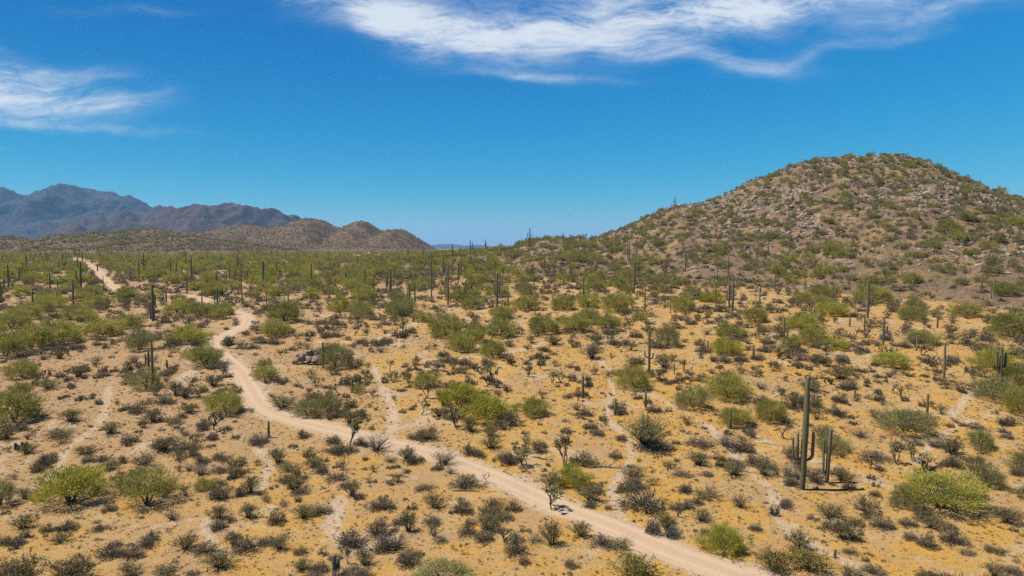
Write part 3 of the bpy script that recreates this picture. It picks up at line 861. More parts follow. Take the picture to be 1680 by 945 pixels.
VAR['log', 0] = [Variant('dark fallen branch', log_branch(820 + i, 'deadwood')) for i in range(4)]
VAR['palelog', 0] = [Variant('bleached fallen branch', log_branch(830 + i, 'palewood')) for i in range(2)]
VAR['pear', 0] = [Variant('prickly pear', pear(840))]
VAR['boulder', 0] = [Variant('boulder', [('stone', boulder(850 + i), 'rock', False)]) for i in range(6)]
VAR['rubble', 0] = [Variant('hillside stone', [('stone', boulder(870 + i, 1), 'rock', False)]) for i in range(4)] + [Variant('pale hillside stone', [('stone', boulder(880 + i, 1), 'rockpale', False)]) for i in range(4)]
VAR['tuft', 0] = [Variant('grass tuft', [('blades', tuft(890 + i), m_, False)]) for i, m_ in enumerate(('straw', 'straw', 'bursage', 'darktwig', 'straw'))]

# ------------------------------------------------------------------ where everything stands
THINGS = []          # dict(kind, style, loc, rot, scl(x,y,z), px, py, wpx, hero)
def mpp(p): return (p[1] * CP - (p[2] - CAM_H) * SP) / FPX

def hero(kind_, style, cx, base, w, h, label=None, mark=None, fixed=None):
    dep = math.atan(max(base - 408, 1) / FPX)
    off = .5 * w * sin(dep) * .75
    p = at(cx, base - off)
    k = mpp(p)
    wm = w * k; hm = max(h - off * 1.2, .45 * h) * k
    THINGS.append(dict(kind=kind_, style=style, p=p, w=wm, h=hm, px=cx, py=base, wpx=w, hero=True, label=label, mark=mark, parts=fixed))

PV, CR, BU, CH = 'palo_verde_tree', 'creosote_bush', 'bursage_shrub', 'cholla_cactus'
B_, G_, O_ = 'pv_bright', 'pv_green', 'pv_olive'
for (cx, base, w, h, st) in [
        (25, 697, 80, 70, G_), (36, 622, 55, 34, G_), (10, 587, 52, 50, G_), (100, 565, 72, 46, G_), (50, 575, 62, 50, G_), (170, 552, 60, 36, G_), (212, 538, 44, 27, G_), (45, 525, 50, 30, G_),
        (309, 564, 56, 33, B_), (229, 577, 42, 40, O_), (240, 640, 52, 35, O_), (370, 681, 62, 46, G_), (435, 624, 42, 26, G_), (452, 553, 46, 34, G_), (468, 530, 54, 44, G_),
        (552, 606, 54, 46, O_), (505, 686, 44, 32, O_), (540, 683, 44, 44, O_), (434, 604, 30, 16, G_), (697, 638, 40, 30, G_), (877, 686, 48, 38, G_), (588, 646, 24, 20, G_), (808, 587, 44, 34, G_),
        (1042, 641, 56, 44, G_), (1135, 673, 54, 42, O_), (1196, 659, 74, 50, G_), (1205, 701, 52, 40, G_), (1263, 695, 50, 50, G_), (1463, 603, 46, 28, B_), (1484, 716, 84, 50, O_), (1632, 609, 62, 42, B_),
        (1630, 660, 58, 46, O_), (1675, 684, 52, 56, G_), (1668, 640, 50, 50, G_), (1485, 838, 52, 42, O_), (1622, 804, 46, 46, O_), (1365, 743, 56, 34, O_), (335, 807, 36, 24, G_), (0, 834, 42, 50, O_),
        (725, 968, 105, 44, O_), (733, 554, 60, 46, G_), (757, 577, 48, 38, G_), (778, 563, 44, 38, G_), (820, 554, 46, 36, G_), (823, 523, 42, 26, G_), (862, 509, 42, 26, G_), (893, 548, 50, 36, G_),
        (925, 509, 40, 29, G_), (963, 533, 36, 30, G_), (997, 543, 46, 34, G_), (1012, 513, 46, 36, G_), (590, 516, 42, 26, G_), (657, 513, 50, 26, G_), (603, 494, 40, 22, G_), (693, 528, 36, 22, G_), (773, 508, 42, 28, G_),
        (815, 488, 42, 24, G_), (975, 478, 38, 24, G_), (1190, 582, 46, 31, B_), (1194, 555, 46, 28, G_), (1097, 569, 40, 38, O_), (1316, 542, 54, 29, B_), (1365, 519, 46, 27, B_), (1336, 566, 52, 33, G_),
        (1370, 573, 42, 20, B_), (1513, 566, 52, 26, G_), (1498, 526, 46, 28, G_), (1660, 557, 64, 52, G_), (1300, 577, 32, 30, G_), (1240, 530, 42, 30, G_), (1430, 493, 62, 27, G_), (1650, 484, 42, 26, G_),
        (1611, 739, 38, 36, O_), (1680, 778, 40, 40, O_), (130, 525, 50, 30, G_), (160, 505, 46, 26, G_), (80, 505, 50, 28, G_), (20, 540, 60, 34, G_), (330, 520, 44, 28, G_), (290, 515, 40, 24, G_), (1585, 520, 46, 26, G_), (1120, 510, 44, 28, G_)]:
    hero(PV, st, cx, base, w, h)
hero(PV, 'lift_bright', 117, 838, 108, 76, 'large bright green palo verde with spreading limbs, lower left of the photo', 'the large palo verde at lower left')
hero(PV, 'lift_green', 242, 838, 90, 72, 'duller green palo verde casting a dark shadow beside the large lower-left one', 'the second palo verde at lower left')
hero(PV, 'lift_bright', 1545, 848, 118, 80, 'widest yellow-green palo verde, lower right of the photo near dead branches', 'the wide palo verde at lower right')
hero(PV, B_, 800, 697, 76, 54, 'rounder front one of the two touching yellow-green palo verdes above the road', 'the round yellow-green palo verde')
hero(PV, B_, 750, 669, 64, 48, 'rear one of the two touching yellow-green palo verdes above the road', None)
hero(PV, B_, 940, 802, 52, 44, 'yellow-green palo verde between the roadside cholla and the tall branching cholla', None)
hero(PV, B_, 1188, 914, 68, 58, 'bright palo verde at the road edge near the bottom of the photo', 'the palo verde at the bottom road edge')
hero(PV, G_, 336, 602, 60, 44, 'dense green palo verde on the inside of the road bend', 'the palo verde at the road bend')

for (st, rows) in {
    'c': [(463, 673, 48, 27), (970, 828, 48, 37), (714, 838, 44, 30), (670, 876, 36, 42), (711, 884, 30, 32), (598, 932, 36, 36), (516, 771, 42, 24), (456, 763, 32, 32), (475, 778, 46, 20), (407, 854, 38, 30), (458, 906, 36, 32),
          (496, 941, 36, 26), (800, 857, 40, 32), (805, 739, 34, 26), (1015, 904, 50, 22), (906, 899, 38, 48), (1040, 787, 46, 24), (1145, 766, 40, 30), (1160, 822, 50, 24), (1152, 860, 38, 26), (1361, 854, 50, 32), (1423, 856, 30, 18),
          (1654, 865, 48, 38), (1384, 794, 44, 26), (1254, 784, 40, 32), (38, 872, 40, 30), (100, 894, 38, 22), (305, 907, 44, 36), (362, 940, 58, 40), (215, 950, 50, 28), (270, 950, 50, 26), (236, 767, 40, 24), (180, 774, 36, 20),
          (140, 749, 40, 20), (42, 822, 32, 24), (96, 719, 52, 18), (310, 680, 34, 22), (290, 706, 30, 22), (115, 695, 44, 26), (80, 640, 40, 20), (350, 635, 34, 24), (325, 655, 30, 24), (1330, 645, 40, 24), (1380, 625, 50, 26), (1190, 625, 34, 20),
          (1440, 690, 36, 20), (1550, 640, 30, 20), (1340, 690, 30, 26), (1090, 605, 34, 28), (970, 590, 40, 26), (210, 625, 30, 18), (130, 620, 36, 24)],
    'y': [(1040, 958, 74, 52), (1275, 948, 60, 48), (1330, 945, 66, 46), (1092, 872, 32, 34), (268, 812, 40, 20)],
    'f': [(1060, 738, 64, 60)]}.items():
    for (cx, base, w, h) in rows:
        if st == 'f': hero(CR, 'feather', cx, base, w, h, 'feathery grey-green bush like a fountain beside the sandy wash', 'the feathery fountain bush')
        else: hero(CR, 'creosote_y' if st == 'y' else 'creosote', cx, base, w, h)
for (cx, base, w, h) in [(563, 746, 46, 21), (766, 803, 52, 30), (698, 807, 36, 15), (623, 840, 50, 28), (620, 882, 42, 35), (576, 900, 50, 37), (553, 791, 40, 18), (494, 814, 38, 14), (528, 846, 38, 17), (455, 864, 34, 32), (405, 909, 46, 35),
                         (580, 948, 44, 22), (662, 925, 24, 22), (727, 929, 18, 14), (795, 893, 34, 27), (566, 802, 22, 13), (610, 794, 18, 12), (641, 797, 18, 12), (590, 821, 20, 15), (530, 913, 20, 15), (683, 721, 34, 15), (988, 901, 36, 28),
                         (860, 927, 22, 18), (938, 934, 26, 20), (956, 766, 48, 26), (1120, 786, 38, 15), (1215, 744, 46, 28), (1148, 734, 48, 19), (1075, 744, 60, 24), (1010, 754, 24, 16), (1520, 902, 36, 30), (1495, 889, 28, 19), (1566, 897, 42, 38),
                         (1586, 913, 30, 15), (1633, 911, 36, 20), (1660, 947, 40, 22), (1490, 867, 32, 21), (1291, 836, 26, 17), (1270, 846, 20, 20), (1428, 758, 60, 21), (1535, 735, 28, 15), (1432, 945, 40, 20), (1397, 913, 28, 15),
                         (180, 919, 42, 34), (166, 874, 30, 17), (12, 948, 46, 32), (304, 743, 48, 25), (78, 761, 28, 19), (212, 727, 30, 17), (260, 737, 28, 13), (332, 763, 28, 21), (363, 756, 30, 17), (363, 778, 40, 15), (425, 731, 36, 22),
                         (480, 735, 20, 10), (640, 770, 16, 9), (668, 777, 18, 10), (676, 838, 18, 16), (548, 745, 40, 18), (745, 690, 40, 14), (270, 665, 36, 20), (225, 680, 30, 18), (355, 660, 26, 14)]:
    hero(BU, 'bursage', cx, base, w, h)
hero(BU, 'bursage', 1055, 842, 78, 48, 'largest dark rounded shrub beside the pale wash below centre right', 'the largest dark shrub')
hero(BU, 'pale', 1073, 880, 30, 34, 'pale silvery shrub beside the road in front of the largest dark shrub')
hero(BU, 'pale', 1103, 884, 28, 24, 'second pale silvery shrub under the dead branch by the road')
for (cx, base, w, h) in [(618, 744, 46, 34), (727, 766, 38, 32), (878, 894, 40, 20), (1190, 735, 40, 26), (540, 690, 20, 18), (640, 760, 24, 14), (1410, 720, 34, 20), (1250, 640, 24, 16)]:
    hero('dry_shrub', 'twig', cx, base, w, h)

CHL = {(904, 842): ('bushy pale-tipped cholla leaning over the near edge of the dirt road', 'the bushy roadside cholla'), (927, 767): ('tallest branching cholla with dark bare trunks between road and wash', 'the tall branching cholla'),
       (574, 734): ('upright narrow cholla standing at the lower edge of the dirt road', 'the narrow roadside cholla'), (748, 705): ('cholla with pale top in front of the two touching yellow-green trees', 'the cholla before the yellow-green trees'),
       (1518, 778): ('low drooping pale cholla behind the widest palo verde', 'the drooping pale cholla'), (350, 708): ('pale cholla below the road bend at left', 'the pale cholla below the road bend')}
for (st, cx, base, w, h) in [('cholla', 904, 842, 52, 46), ('cholla', 927, 767, 44, 56), ('cholla', 860, 770, 40, 36), ('cholla_dead', 824, 769, 24, 26), ('cholla_dead', 1112, 853, 36, 26), ('cholla_tall', 574, 734, 24, 46), ('cholla', 748, 705, 30, 40), ('cholla_dead', 690, 684, 44, 38),
                             ('cholla', 701, 655, 26, 30), ('cholla', 801, 634, 28, 38), ('cholla', 868, 619, 18, 20), ('cholla', 560, 650, 24, 20), ('cholla_dead', 727, 666, 26, 28), ('cholla', 885, 606, 20, 20), ('cholla', 920, 630, 20, 22), ('cholla', 905, 629, 16, 20), ('cholla', 867, 615, 18, 16),
                             ('cholla', 841, 601, 20, 18), ('cholla', 1124, 610, 16, 20), ('cholla', 1212, 608, 14, 16), ('cholla', 947, 659, 14, 20), ('cholla', 1470, 763, 32, 42), ('cholla', 1497, 758, 24, 34), ('cholla_droop', 1518, 778, 56, 34), ('cholla_dead', 1285, 723, 38, 26), ('cholla', 1277, 590, 24, 24),
                             ('cholla', 1513, 585, 24, 20), ('cholla', 350, 708, 26, 36), ('cholla', 74, 627, 16, 22), ('cholla', 377, 573, 18, 22), ('cholla', 571, 927, 16, 30), ('cholla_dead', 827, 893, 20, 32), ('cholla_dead', 794, 796, 18, 24), ('cholla', 1480, 655, 18, 22), ('cholla_dead', 1465, 647, 22, 20),
                             ('cholla', 805, 560, 20, 18), ('cholla', 665, 545, 20, 20), ('cholla', 580, 552, 22, 22), ('cholla_dead', 640, 610, 26, 24), ('cholla', 1420, 555, 20, 18), ('cholla', 1355, 585, 22, 18), ('cholla', 1540, 600, 20, 16), ('cholla_dead', 1580, 605, 20, 16)]:
    lb, mk_ = CHL.get((cx, base), (None, None))
    hero(CH, st, cx, base, w, h, lb, mk_)
for (st, cx, base, w, h) in [('log', 891, 758, 40, 10), ('log', 995, 775, 52, 14), ('log', 1223, 780, 36, 12), ('palelog', 1258, 732, 36, 14), ('log', 652, 787, 42, 10), ('log', 765, 813, 44, 8), ('palelog', 265, 688, 26, 12), ('log', 232, 690, 24, 10), ('log', 970, 790, 34, 16), ('palelog', 1595, 815, 44, 12), ('log', 1500, 826, 50, 22), ('palelog', 345, 600, 30, 6)]:
    hero('fallen_branch', st, cx, base, w, h)
hero('prickly_pear_cactus', 'pear', 35, 741, 24, 18, 'low clump of green prickly pear pads at the left edge')
hero('prickly_pear_cactus', 'pear', 1362, 632, 20, 12, 'small prickly pear clump in the middle of the right-hand sand flat')
_pile = at(506, 597)
for (cx, cyc, d, back, lb) in [(486, 592, 15, 0, 'leftmost low boulder of the dark rock pile'), (496, 590, 16, 0, 'second boulder from the left in the rock pile'), (507, 590, 18, -.3, 'widest front boulder of the dark rock pile'), (518, 590, 17, -.2, 'front right boulder of the dark rock pile'),
                              (527, 588, 14, .3, 'rightmost boulder of the pile, against the tall saguaro'), (501, 581, 15, .7, 'left upper boulder of the dark rock pile'), (511, 578, 17, .8, 'topmost boulder in the middle of the rock pile'), (521, 577, 15, .9, 'right upper boulder of the dark rock pile'), (492, 584, 12, .6, 'small boulder high on the left slope of the rock pile')]:
    q = ray(cx, cyc); q = q / q[1] * (_pile[1] + back)
    THINGS.append(dict(kind='boulder', style='boulder', p=np.array([q[0], q[1], CAM_H + q[2]]), w=d * mpp(_pile) * 1.15, h=d * mpp(_pile) * 1.9, px=cx, py=cyc, wpx=d, hero=True, label=lb, mark='the boulder pile' if cyc == 578 else None, parts=None))

# saguaros: x, foot, tip, trunk diameter in pixels, arms as (leave, side, reach, tip, factor) in pixels above the foot
SAG = [(1316, 804, 620, 17, [(50, 1, 14.5, 97, .55), (50, -1, 9.5, 96, .48), (49, -1, 17, 88, .42)], 'tallest saguaro at right with two arms on its left and one on its right', 'the tallest three-armed saguaro', .02),
       (1356, 793, 704, 11.5, [(18, -1, 6.5, 74, .55)], 'two-stemmed saguaro standing beside the tallest one', 'the two-stemmed saguaro', .05),
       (1641, 635, 568, 9, [(30, -1, 7, 60, .7), (32, 1, 7, 58, .7), (34, .6, 8, 52, .6), (28, -.6, 5, 54, .6)], 'pale saguaro with a crown of upright arms among the trees at the right edge', 'the saguaro crowned with arms', 0),
       (1549, 620, 562, 6.5, [], 'slim bare pole saguaro left of the arm-crowned saguaro', 'the slim pole saguaro', 0),
       (1521, 685, 646, 7, [], 'plain straight saguaro behind the wide olive tree at right', 'the straight saguaro by the olive tree', 0),
       (1198, 704, 671, 8, [], 'stubby saguaro in front of the dark green tree clump beside the wash', 'the stubby saguaro', 0),
       (1059, 669, 642, 7, [], 'short thick saguaro at the top of the sandy wash', 'the short thick saguaro', 0),
       (1009, 682, 653, 6.5, [], 'short saguaro leaning slightly on the pale wash', 'the short leaning saguaro', .04),
       (956, 654, 615, 7, [], 'dark armless saguaro in open sand left of the washes', 'the dark armless saguaro', 0),
       (1065, 609, 542, 7, [(22, -1, 7, 34, .6), (20, 1, 6, 30, .6)], 'tall saguaro with low stubby arms behind the washes', 'the tall saguaro with low arms', 0),
       (1106, 615, 595, 3.2, [], 'thin little saguaro right of the low-armed tall saguaro', None, 0),
       (530, 605, 561, 6, [], 'dark saguaro touching the boulder pile', 'the saguaro at the boulder pile', 0),
       (251, 638, 556, 6.5, [], 'tallest thin saguaro on the left flats', 'the tall thin saguaro on the left', 0),
       (244, 603, 575, 6, [], 'shorter saguaro just behind the tall thin left saguaro', None, 0), (239, 601, 580, 4.5, [], 'shortest of the three saguaros grouped on the left flats', None, 0),
       (274, 604, 590, 5, [], 'tiny post-like saguaro right of the left saguaro group', None, 0),
       (253, 525, 481, 5, [], 'taller of the saguaro pair left of the far road', 'the saguaro pair by the far road', 0), (247.5, 525, 495, 4.5, [], 'shorter of the saguaro pair left of the far road', None, 0),
       (441, 719, 690, 6.5, [], 'small dark saguaro below the road curve', 'the small saguaro below the road curve', 0),
       (549, 946, 910, 14, [(6, .9, 7, 30, .7)], 'squat dark double saguaro at the bottom edge of the photo', 'the squat saguaro at the bottom edge', 0),
       (578, 645, 621, 6, [], 'young saguaro beside a small green tree above the road', 'the young saguaro above the road', 0),
       (735, 501, 436, 5, [], 'tallest saguaro in the middle distance', 'the tall middle-distance saguaro', 0), (708, 489, 425, 4.5, [], 'second tall saguaro just left of the tallest middle-distance one', None, 0),
       (1370, 914, 901, 7, [], 'small barrel-like young cactus on the pale gravel at bottom right', None, 0), (1403, 651, 639, 5, [], 'tiny young saguaro alone in the right-hand sand', None, 0),
       (1236, 589, 566, 6, [], None, None, 0), (1161, 573, 558, 4.5, [], None, None, 0), (1286, 568, 521, 6, [(16, -1, 5, 30, .6), (12, 1, 5, 24, .6)], 'saguaro with short arms left of the bright yellow-green trees', 'the short-armed saguaro', 0),
       (1394, 537, 513, 4.5, [], None, None, 0), (1418, 545, 515, 4.5, [], None, None, 0), (1449, 567, 521, 5.5, [(20, 1, 6, 32, .6)], 'saguaro with a single arm on its right in the right mid field', 'the one-armed saguaro', 0),
       (1538, 539, 513, 4.8, [], 'single straight saguaro in the right mid field', 'the single right mid-field saguaro', 0), (1504, 576, 551, 4.8, [], None, None, 0), (1058, 511, 469, 4, [], 'slim saguaro alone behind the low-armed tall saguaro', 'the slim saguaro behind the low-armed one', 0), (1174, 503, 464, 4, [], 'straight saguaro left of a branched one in the right mid field', 'the straight saguaro below the hill', 0), (1196, 506, 466, 4.2, [(14, 1, 4, 26, .6), (12, -1, 4, 22, .6)], None, None, 0),
       (1246, 509, 473, 4, [], None, None, 0), (1272, 474, 424, 3.6, [], 'tall thin saguaro at the foot of the hill', 'the thin saguaro at the hill foot', 0), (1610, 479, 456, 3.5, [], 'thin saguaro at the far right below the hill', 'the far-right thin saguaro', 0), (1626, 492, 466, 3.5, [], None, None, 0), (1332, 426, 402, 3.4, [(8, 1, 4, 17, .6), (9, -1, 4, 18, .6)], None, None, 0), (1372, 389, 363, 2.8, [], 'thin saguaro halfway up the hillside', 'the saguaro halfway up the hill', 0),
       (1386, 270, 256, 2.0, [], 'lone saguaro standing against the sky on the hilltop', 'the hilltop saguaro', 0), (752, 466, 431, 3.6, [], None, None, 0), (812, 472, 444, 3.6, [], 'middle saguaro of the far centre flat', 'the far-centre saguaro', 0), (876, 475, 449, 3.5, [], 'saguaro standing right of the far-centre saguaro', None, 0), (678, 529, 516, 4, [], None, None, 0),
       (665, 556, 542, 4.5, [], 'tiny saguaro in the open middle of the flat', 'the tiny mid-flat saguaro', 0), (648, 461, 437, 3.4, [], 'saguaro left of the tall middle-distance pair', 'the saguaro left of the tall pair', 0), (727, 454, 417, 3.4, [(10, 1, 3, 20, .6)], None, None, 0), (273, 497, 473, 4, [], None, None, 0), (228, 459, 427, 3.4, [], 'tall saguaro right of the far end of the road', 'the saguaro right of the road end', 0), (281, 461, 440, 3.2, [], None, None, 0),
       (377, 461, 432, 3.4, [], 'left one of two tall saguaros behind the far road bend', 'the two saguaros behind the road bend', 0), (386, 471, 438, 3.4, [], None, None, 0), (454, 453, 425, 3.2, [], 'lone tall saguaro on the left far flat', 'the lone saguaro of the left far flat', 0), (473, 498, 479, 3.8, [], 'small saguaro just behind a dark green tree right of the road bend', 'the small saguaro right of the road bend', 0), (406, 462, 443, 3.2, [], None, None, 0), (411, 463, 446, 3.0, [], None, None, 0), (32, 461, 440, 3.6, [(6, 1, 3, 16, .7)], 'small forked saguaro at the far left edge', 'the forked saguaro at the left edge', 0),
       (37, 461, 441, 3.4, [], None, None, 0), (95, 478, 458, 3.2, [], None, None, 0), (100, 479, 470, 3.0, [], None, None, 0), (160, 446, 434, 3.4, [], None, None, 0), (122, 423, 408, 2.6, [], None, None, 0), (130, 424, 407, 2.6, [], None, None, 0), (1222, 428, 407, 3, [], None, None, 0), (1260, 421, 398, 3, [], None, None, 0), (1500, 470, 446, 3.4, [], None, None, 0)]
for i, (cx, base, tip, dia, arms, lb, mk_, lean) in enumerate(SAG):
    p = at(cx, base - 1); k = mpp(p); dep = math.atan(max(base - 408, 1) / FPX)
    hh = (base - tip) * k / cos(dep) ** .5
    ar = [(a[0] * k, (0 if a[1] > 0 else pi) + (0 if abs(a[1]) == 1 else .9 * a[1]), a[2] * k, a[3] * k, a[4]) for a in arms]
    kk = 26 if base > 540 else 14
    parts = saguaro(900 + i, hh, dia * k * .28, ar, lean, kk, 12 if base > 540 else 7)
    THINGS.append(dict(kind='saguaro_cactus', style='own', p=p, w=dia * k, h=hh, px=cx, py=base, wpx=base - tip, hero=True, label=lb, mark=mk_, parts=parts))

# ---- random remainder
HX = np.array([t['p'][0] for t in THINGS]); HY = np.array([t['p'][1] for t in THINGS]); HR = np.array([t['w'] * .5 for t in THINGS])
def scatter(n, y0, y1, seed, clear=1.0, umax=.86, clump=0.0, cscale=14, dens=None, avoid_wash=.0, umin=None, far_bias=1.0):
    r = np.random.default_rng(seed)
    N_ = int(n * 3.2) + 50
    y = (y0 ** (1 + far_bias) + r.uniform(0, 1, N_) * (y1 ** (1 + far_bias) - y0 ** (1 + far_bias))) ** (1 / (1 + far_bias))
    x = r.uniform(-umax if umin is None else umin, umax, N_) * (y + 4)
    keep = np.ones(N_, bool)
    if clump: keep &= r.uniform(0, 1, N_) < np.clip(.5 + clump * fbm(x, y, cscale, 2, seed), 0, 1)
    if dens is not None: keep &= r.uniform(0, 1, N_) < dens(x, y)
    x, y = x[keep], y[keep]
    keep = dist_to(road, x, y) > ROAD_HALF + .15 + clear * .35
    if avoid_wash: keep &= r.uniform(0, 1, len(x)) > wash_amount(x, y) * avoid_wash
    x, y = x[keep][:n], y[keep][:n]
    m = np.nonzero(y < 190)[0]
    bad = np.zeros(len(x), bool)
    for s in range(0, len(m), 2000):
        k = m[s:s + 2000]
        d = np.hypot(x[k, None] - HX, y[k, None] - HY) - HR
        bad[k] = d.min(1) < clear * .3
    x, y = x[~bad], y[~bad]
    return x, y, H(x, y), r

def rand_things(kind_, styles, weights, xyzr, wr, hr, power=1.0):
    x, y, z, r = xyzr
    st = r.choice(len(styles), len(x), p=np.array(weights) / sum(weights))
    w = wr[0] + (wr[1] - wr[0]) * r.uniform(0, 1, len(x)) ** power
    hh = w * r.uniform(hr[0], hr[1], len(x))
    for i in range(len(x)):
        p = np.array([x[i], y[i], z[i]]); px, py = to_px(p)
        THINGS.append(dict(kind=kind_, style=styles[st[i]], p=p, w=w[i], h=hh[i], px=px, py=py, wpx=w[i] / mpp(p), hero=False, label=None, mark=None, parts=None))

def on_skirts(t):
    x, y, z, r = t
    for xs, ys, Z in (GA, GB):
        m = (x > xs[0]) & (x < xs[-1]) & (y > ys[0]) & (y < ys[-1])
        j = np.clip(np.searchsorted(xs, x), 0, len(xs) - 1); i = np.clip(np.searchsorted(ys, y), 0, len(ys) - 1)
        z = np.where(m, np.maximum(z, Z[i, j]), z)
    return x, y, z, r
hillness = lambda x, y: np.clip(hill_bump(x, y) / 14, 0, 1)
pvd = lambda x, y: np.clip((y - 88) / 90, .10, 1) * (1 - .97 * hillness(x, y)) * np.where(dist_to(road, x, y, 30) < np.clip((y - 100) / 18, 0, 4), .0, 1) * (.75 + .25 * (x < 10))
rand_things(PV, [G_, O_, B_], [.55, .25, .20], scatter(2600, 92, 430, 1, 3.0, clump=1.0, cscale=22, dens=pvd), (1.8, 4.3), (.55, .8))
rand_things(PV, [G_, O_], [.7, .3], on_skirts(scatter(2000, 430, 900, 2, 3.0, dens=lambda x, y: np.where(hill_bump(x, y) > 1, .15, 1))), (3.0, 5.6), (.5, .68))
rand_things(PV, [O_, G_], [.75, .25], scatter(2300, 110, 300, 3, 1.0, umin=.0, dens=lambda x, y: np.clip((hill_bump(x, y) - .6) / 3, 0, 1) * np.clip(.75 + .9 * fbm(x, y, 26, 2, 88), .25, 1)), (1.0, 2.7), (.55, .85), 1.4)
rand_things(BU, ['bursage'], [1], scatter(2300, 29, 78, 4, .5, clump=2.2, cscale=8, avoid_wash=.75), (.2, 1.5), (.35, .65), 3.0)
rand_things(BU, ['bursage'], [1], scatter(5200, 78, 200, 5, .5, clump=2.0, cscale=11, avoid_wash=.7), (.4, 2.1), (.38, .55), 1.5)
rand_things(BU, ['bursage'], [1], scatter(4500, 150, 290, 6, .5, dens=lambda x, y: .25 + .75 * hillness(x, y)), (.8, 2.2), (.4, .6))
rand_things(CR, ['creosote'], [1], scatter(420, 29, 80, 7, .8, clump=1.0, avoid_wash=.85), (.6, 1.9), (.5, .85), 1.4)
rand_things(CR, ['creosote'], [1], scatter(3300, 80, 330, 8, .8, clump=.8), (1.0, 2.6), (.5, .8))
rand_things('dry_shrub', ['twig'], [1], scatter(120, 29, 110, 9, .6), (.6, 1.5), (.5, .85))
rand_things(CH, ['cholla', 'cholla_dead'], [.8, .2], scatter(90, 55, 170, 10, .8), (.7, 1.4), (.8, 1.3))
x, y, z, r = scatter(470, 105, 600, 11, .6, clump=.4, dens=lambda x, y: np.where(hill_bump(x, y) > 20, .6, 1.0), far_bias=.0)
SAGV = [[saguaro(1100 + i, 6.0, .19, [], 0, 12, 6) for i in range(3)] + [saguaro(1110, 6.0, .20, [(2.2, 0.2, .75, 4.6, .65), (2.6, 3.3, .7, 4.2, .6)], 0, 12, 6), saguaro(1111, 6.0, .20, [(2.0, 2.6, .8, 4.2, .65)], 0, 12, 6)]][0]
VAR['saguaro', 0] = [Variant('saguaro', s_) for s_ in SAGV]
for i in range(len(x)):
    p = np.array([x[i], y[i], z[i]]); px, py = to_px(p); hh = 2.2 + 4.6 * r.uniform(0, 1) ** 1.4
    if hill_bump(x[i], y[i]) > 6: hh *= .72
    THINGS.append(dict(kind='saguaro_cactus', style='saguaro', p=p, w=hh / 6, h=hh, px=px, py=py, wpx=hh / mpp(p), hero=False, label=None, mark=None, parts=None))
# rocks along the hill crest and on its flank
x, y, z, r = scatter(130, 200, 275, 12, .1, umin=.02, dens=lambda x, y: np.clip(hill_bump(x, y) / 18, .0, 1) ** 2)
for px_, py_ in [(868, 402), (880, 398), (893, 396), (925, 397), (942, 396), (955, 398), (1010, 391), (1085, 346), (1100, 342), (1112, 340), (1128, 340), (1290, 290), (1320, 274), (1335, 270), (1352, 267), (1470, 259), (1482, 261), (1494, 265), (1505, 269), (1512, 272)]:
    for dx_ in (-4, 3):
        x = np.append(x, ray(px_ + dx_, py_)[0] / ray(px_ + dx_, py_)[1] * (HILL_D - 3 + dx_)); y = np.append(y, HILL_D - 3 + dx_)
z = H(x, y)
for i in range(len(x)):
    p = np.array([x[i], y[i], z[i]]); px, py = to_px(p); w = r.uniform(1.3, 3.8)
    THINGS.append(dict(kind='boulder', style='boulder', p=p, w=w, h=w * r.uniform(.6, 1.0), px=px, py=py, wpx=w / mpp(p), hero=False, label=None, mark=None, parts=None))

# ------------------------------------------------------------------ which ones stand singly, which form the uncounted mass
LIMIT = 295
GROUP = {PV: 'palo verde trees of the desert flat', CR: 'creosote bushes among the sand', BU: 'low grey shrubs scattered over the sand', CH: 'cholla cacti', 'saguaro_cactus': 'saguaro cacti', 'dry_shrub': 'leafless dry shrubs',
         'fallen_branch': 'dead branches lying on the sand', 'prickly_pear_cactus': 'prickly pear clumps', 'boulder': 'boulders'}
MASS = {}
SINGLE = []
for kd in GROUP:
    ts = [t for t in THINGS if t['kind'] == kd]
    inview = lambda t: -15 < t['px'] < 1695 and t['py'] < 965
    ts.sort(key=lambda t: (-int(t['hero']), -int(inview(t)), -t['wpx']))
    SINGLE += [t for t in ts[:LIMIT] if inview(t) or t['hero']]
    MASS[kd] = [t for t in ts[:LIMIT] if not (inview(t) or t['hero'])] + ts[LIMIT:]

# ---- labels: every single plant is told apart by its place beside a landmark
MARKS = [(t['mark'], t['px'], t['py'], t) for t in THINGS if t['mark']]
MARKS += [('the hill summit', 1462, 262, None), ('the rocky knoll left of the hill', 905, 402, None), ('the far road bend', 405, 522, None), ('the far end of the road', 165, 452, None), ('the left shoulder of the hill', 1120, 345, None), ('the foot of the hill', 1300, 440, None), ('the right slope of the hill', 1600, 350, None), ('the middle of the hillside', 1330, 340, None), ('the base of the twin peaks', 600, 415, None), ('the low brown hills', 230, 412, None)]
ORD = ['nearest', 'second-nearest', 'third-nearest', 'fourth-nearest', 'fifth-nearest', 'sixth-nearest', 'seventh-nearest', 'eighth-nearest', 'ninth-nearest', 'tenth-nearest'] + [f'{a}-nearest' for a in
       'eleventh twelfth thirteenth fourteenth fifteenth sixteenth seventeenth eighteenth nineteenth twentieth'.split()]
ORD += [f'{t}-{u}-nearest' for t in ('twenty', 'thirty', 'forty', 'fifty', 'sixty', 'seventy', 'eighty') for u in 'first second third fourth fifth sixth seventh eighth ninth'.split()]
